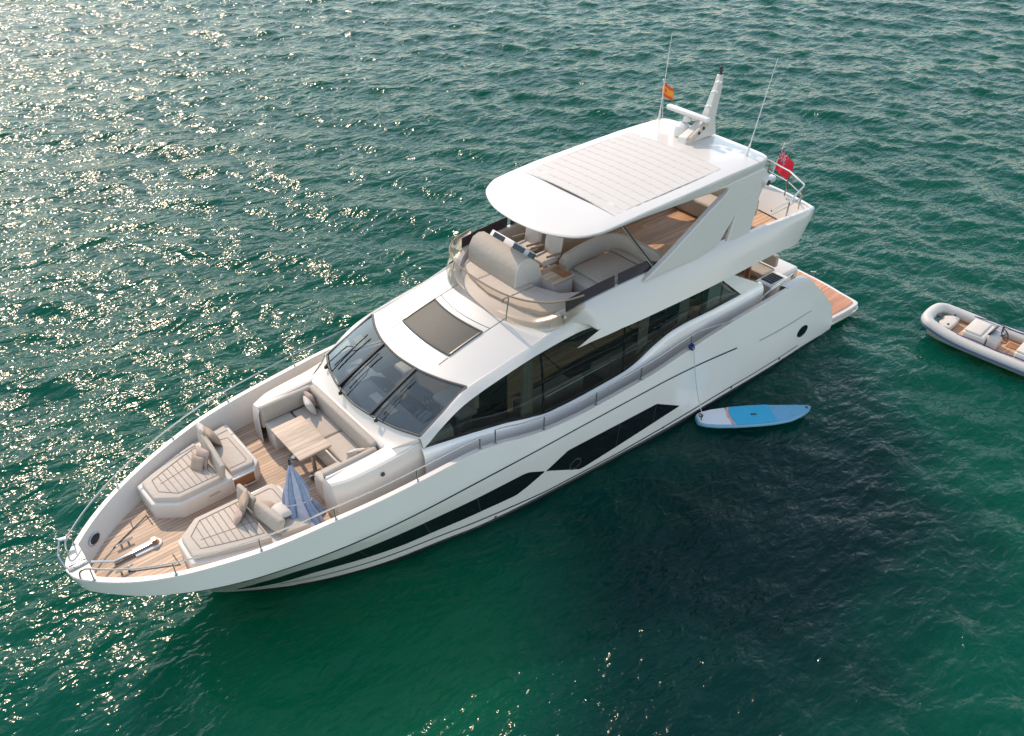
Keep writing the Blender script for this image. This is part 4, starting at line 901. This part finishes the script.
def red_ensign(e):
    org = Vector((2.95, .57, 5.62))
    pt, nrm = cloth(e, org, (.05, .9, -.25), (.12, -.05, -1), .60, .60, 16, 12, [('red_field', M['red'], 0, 1, 0, 1, 0), ('canton', M['navy'], 0, .48, 0, .5, .004)], .06)
    def band(nm, mat, a, b, wd, o):
        m = MB(); a, b = Vector((*a, 0)), Vector((*b, 0)); n = Vector((-(b-a).y*1.25, (b-a).x/1.25, 0)).normalized()*wd
        for sg in (1, -1): m.grid([[pt(*(a.lerp(b, t)+n*s_).to_2d())+nrm*o*sg for s_ in (-1, 0, 1)] for t in lin(0, 1, 12)])
        P(m, nm, mat, e, sharp=80)
    band('white_saltire', M['white'], (.02, .02), (.46, .48), .035, .007); band('white_saltire', M['white'], (.02, .48), (.46, .02), .035, .008)
    band('red_saltire', M['red'], (.02, .02), (.46, .48), .012, .010); band('red_saltire', M['red'], (.02, .48), (.46, .02), .012, .011)
    band('white_cross', M['white'], (.24, 0), (.24, .5), .05, .013); band('white_cross', M['white'], (0, .25), (.48, .25), .06, .014)
    band('red_cross', M['red'], (.24, 0), (.24, .5), .028, .017); band('red_cross', M['red'], (0, .25), (.48, .25), .034, .018)
flag('ensign_flag', (3.05, .42, 4.55), 'red ensign with union canton drooping on a staff at the flybridge stern', red_ensign, ((3.05, .42, 4.54), (2.88, .60, 5.75)), .018)
def spain(e):
    cloth(e, Vector((5.29, -1.98, 7.34)), (.0, .95, -.02), (0, 0, -1), .44, .36, 12, 9, [('red_band', M['redo'], 0, 1, 0, .25, 0), ('yellow_band', M['yel'], 0, 1, .25, .75, 0), ('red_band', M['redo'], 0, 1, .75, 1, 0), ('crest', M['redo'], .22, .42, .38, .62, .004)], .04)
flag('courtesy_flag', (5.32, -1.98+.16, 6.36), 'small red and yellow courtesy flag flying beside the left whip antenna', spain, ((5.32, -1.84, 6.36), (5.28, -1.98, 7.40)), .008)

# mooring line holding the paddleboard
rp = MB(); a = Vector((8.75, 2.80, 2.56)); b = Vector((8.08, 3.02, .20))
pts = [a+Vector((0, -.06, .10)), a+Vector((0, .06, .02)), Vector((8.70, 2.90, 2.2)), Vector((8.45, 2.93, 1.2)), Vector((8.2, 2.97, .45)), b]
line = empty('tether_line', (8.75, 2.8, 2.56), 'thin pale line tying the paddleboard to a rail stanchion', 'rope')
P(MB().tube(curve3(pts, 40), .011, 6), 'line', M['rope'], line)
m = MB(); c = a+Vector((.0, -.0, .06)); m.tube([c+Vector((.07*math.cos(t), .05*math.sin(t*1.3), .06*math.sin(t))) for t in lin(0, 14, 50)], .022, 6); P(m, 'knot', M['navy'], line)

# ================================================================== PADDLEBOARD
def local_frame(p0, ang): return Matrix.Translation(p0) @ Matrix.Rotation(ang, 4, 'Z')
sup_c = Vector((6.98, 3.83, .09)); dirv = Vector((5.62-8.26, 4.72-2.98, 0)); L = dirv.length; F = local_frame(sup_c, math.atan2(dirv.y, dirv.x))
sup = empty('paddleboard', tuple(sup_c), 'blue and white inflatable paddleboard floating tail first against the hull', 'paddleboard')
def sw(u):  # half width along the board, u from tail 0 to nose 1
    return .42*float(np.interp(u, [0, .02, .06, .15, .3, .5, .65, .8, .9, .96, .99, 1], [.30, .48, .66, .85, .97, 1, .95, .78, .54, .31, .14, .02]))
def lift(u): return .14*max(0, (u-.72)/.28)**2
def sup_part(name, mat, u0, u1, k, z, n=24, inset=0):
    m = MB(); rows = []
    for u in lin(u0, u1, n):
        x = (u-.5)*L; w_ = max(.004, sw(u)*k-inset); rows.append([F @ Vector((x, w_*c, z+lift(u))) for c in lin(-1, 1, 7)])
    m.grid(rows); return P(m, name, mat, sup)
m = MB(); rows = []
for u in lin(0, 1, 50):
    x = (u-.5)*L; w_ = sw(u); rows.append([F @ Vector((x, w_*cy, zz+lift(u))) for cy, zz in ((0, -.06), (.85, -.06), (.97, -.03), (1.0, .0), (.97, .04), (.88, .065), (0, .07), (-.88, .065), (-.97, .04), (-1, 0), (-.97, -.03), (-.85, -.06))])
m.grid(rows, close_v=True); m.poly(rows[0][::-1]); m.poly(rows[-1])
body = P(m, 'board', simple('board_rail_blue', (.16, .36, .50), .45, var=.05), sup, sharp=40)
sup_part('tail_pad', simple('board_white_pad', (.66, .66, .68), .8, var=.05, bump=.2), .015, .275, .90, .073)
sup_part('deck_pad', simple('board_blue_pad', (.03, .36, .56), .75, var=.08, bump=.2), .30, .665, .93, .073)
nose = simple('board_pale_blue', (.12, .34, .50), .6, var=.25, scale=26); sup_part('nose_deck', nose, .667, .985, .90, .072)
m = MB()
for w0, w1 in ((.276, .296),):
    rows = [[F @ Vector(((u-.5)*L+.10*abs(c)-.05, sw(u)*.92*c, .074)) for c in lin(-1, 1, 9)] for u in (w0, w1)]; m.grid(rows)
P(m, 'chevron', simple('board_coral_trim', (.75, .33, .24), .7), sup)
m = MB(); q = F @ Vector(((.50-.5)*L, 0, .08)); m.box(q, (.16, .05, .02), .008, 2, math.atan2(dirv.y, dirv.x)); P(m, 'carry_handle', M['black'], sup)
m = MB(); m.tube([F @ Vector(((.045-.5)*L+.05*math.cos(t), .10+.07*math.sin(t), .085)) for t in lin(0, 6.2832, 17)[:-1]], .012, 6, close=True); m.tube([F @ Vector(((.03-.5)*L, -.1, .08)), F @ Vector(((.05-.5)*L, .1, .08))], .014, 6); P(m, 'leash', M['black'], sup)
m = MB(); q = F @ Vector(((.965-.5)*L, 0, .075+lift(.965))); m.lathe(q, [(0, .02), (.03, .02), (.04, 0)], 10); P(m, 'nose_ring', M['black'], sup)
m = MB()
for u in (.70, .84):
    for s in (-1, 1): q = F @ Vector(((u-.5)*L, s*sw(u)*.6, .076+lift(u))); m.lathe(q, [(0, .012), (.018, .01), (.02, 0)], 8)
P(m, 'bungee_rings', M['steel'], sup)

# ================================================================== TENDER
tc_ = Vector((-.97, 4.49, .0)); TF = local_frame(tc_, math.atan2(1, -.09))   # local +X runs from the bow to the stern
ten = empty('inflatable_tender', tuple(tc_), 'grey and white rigid inflatable tender with steering console, floating off the stern', 'dinghy')
G = simple('tender_tube', (.50, .475, .44), .5, var=.05); G2 = simple('tender_blue_strip', (.10, .14, .24), .5, var=.1)
def tw(x): return float(np.interp(x, [0, .12, .35, .8, 1.4, 2.2, 3.1, 4.1], [.40, .56, .64, .72, .76, .78, .78, .76]))
tl = 4.6
side = [Vector((x, tw(x), 0.33+.14*max(0, 1-x/1.6)**2)) for x in (.12, .35, .8, 1.4, 2.2, 3.1, 4.1)]
path = curve3([Vector((p.x, -p.y, p.z)) for p in reversed(side)]+[Vector((-.02, -.30, .48)), Vector((-.02, .30, .48))]+side, 90)
m = MB(); rad = [.175 if .2 < p.x < 3.9 else (.175 if p.x <= .2 else .14) for p in path]
m.tube([TF @ p for p in path], rad, 14); tube = P(m, 'inflatable_tube', G, ten)
m = MB(); pth = []
for i, p in enumerate(path):
    a, b = path[max(i-1, 0)], path[min(i+1, 89)]; t = (b-a).normalized(); n = Vector((t.y, -t.x, 0)); 
    if n.dot(p-Vector((2.3, 0, p.z))) < 0: n = -n
    pth.append(TF @ (p+n*.165+Vector((0, 0, -.03))))
rows = []
for i, p in enumerate(pth):
    c = TF @ path[i]; n = (p-c); n.z = 0; n.normalize(); rows.append([p+Vector((0, 0, .055))-n*.012, p+n*.025+Vector((0, 0, .035)), p+n*.025+Vector((0, 0, -.035)), p+Vector((0, 0, -.055))-n*.012])
m.grid(rows); P(m, 'rubbing_strip', G2, tube)
m = MB(); m.grid([[TF @ Vector((x, w_, z)) for w_, z in ((-tw(x)*.98, .30), (-tw(x)*.7, -.05), (0, -.22), (tw(x)*.7, -.05), (tw(x)*.98, .30))] for x in lin(.1, 4.0, 16)]); P(m, 'tender_hull', M['gel'], ten)
m = MB(); m.grid([[TF @ Vector((x, k*tw(x)*.85, .22)) for k in (-1, 0, 1)] for x in lin(.4, 4.0, 16)]); P(m, 'floor', M['teakfly'], ten)
def tbox(nm, c, sz, r, mat, rot=0, par=ten):
    m = MB(); m.box(TF @ Vector(c), sz, r, 3, TF.to_3x3().to_4x4() @ (rot if isinstance(rot, Matrix) else Matrix.Rotation(rot, 4, 'Z'))); return P(m, nm, mat, par)
m = MB(); q = [(.30, -.24), (.30, .24), (.48, .40), (.70, .40), (.72, 0), (.70, -.40), (.48, -.40)]; m.prism(q[::-1], .30, .44, .04, 3, TF); P(m, 'bow_seat', M['pilB'], ten)
tbox('bow_cleat', (.22, 0, .50), (.12, .2, .05), .02, M['rubber'])
tbox('bow_fitting', (.55, .30, .53), (.07, .07, .04), .015, M['rubber'], par=tube); tbox('bow_fitting', (.62, -.36, .53), (.07, .07, .04), .015, M['rubber'], par=tube)
con = tbox('console_seat', (1.42, -.02, .40), (.66, .90, .38), .07, M['gel'])
tbox('seat_cushion', (1.36, -.02, .60), (.50, .84, .08), .04, M['pilB'], par=con)
cs = tbox('steering_console', (1.92, -.12, .46), (.30, .50, .50), .06, M['nonskid'])
m = MB(); c = TF @ Vector((2.16, -.22, .80)); e = (TF.to_3x3() @ Vector((1, 0, .8))).normalized(); a1 = TF.to_3x3() @ Vector((0, 1, 0)); a2 = e.cross(a1); m.tube([c+(a1*math.cos(t)+a2*math.sin(t))*.17 for t in lin(0, 6.2832, 23)[:-1]], .018, 6, close=True); m.tube([c-e*.12, c], .025); m.tube([c-a1*.17, c+a1*.17], .014); P(m, 'steering_wheel', M['black'], cs)
tbox('dark_windshield', (1.82, -.16, .78), (.05, .46, .20), .02, M['black'], Matrix.Rotation(R(30), 4, 'Y'), par=cs)
tbox('throttle', (2.0, .08, .78), (.06, .06, .2), .02, M['black'], par=cs)
tbox('floor_hatch', (1.98, .42, .235), (.34, .26, .02), .005, M['wood']); tbox('floor_hatch', (2.36, .34, .235), (.3, .3, .02), .005, M['wood'])
ss = tbox('stern_seat', (2.95, 0, .40), (.66, 1.1, .40), .07, M['gel']); tbox('seat_cushion', (2.92, 0, .61), (.58, 1.02, .09), .04, M['pilB'], par=ss); tbox('backrest', (3.28, 0, .78), (.13, 1.1, .36), .05, M['pilB'], par=ss)
for s in (-1, 1):
    m = MB(); m.tube([TF @ Vector((x, s*(tw(x)-.05), .53+.02*math.sin(x*5))) for x in lin(1.0, 3.7, 30)], .014, 6); P(m, 'grab_line', M['navy'], tube)
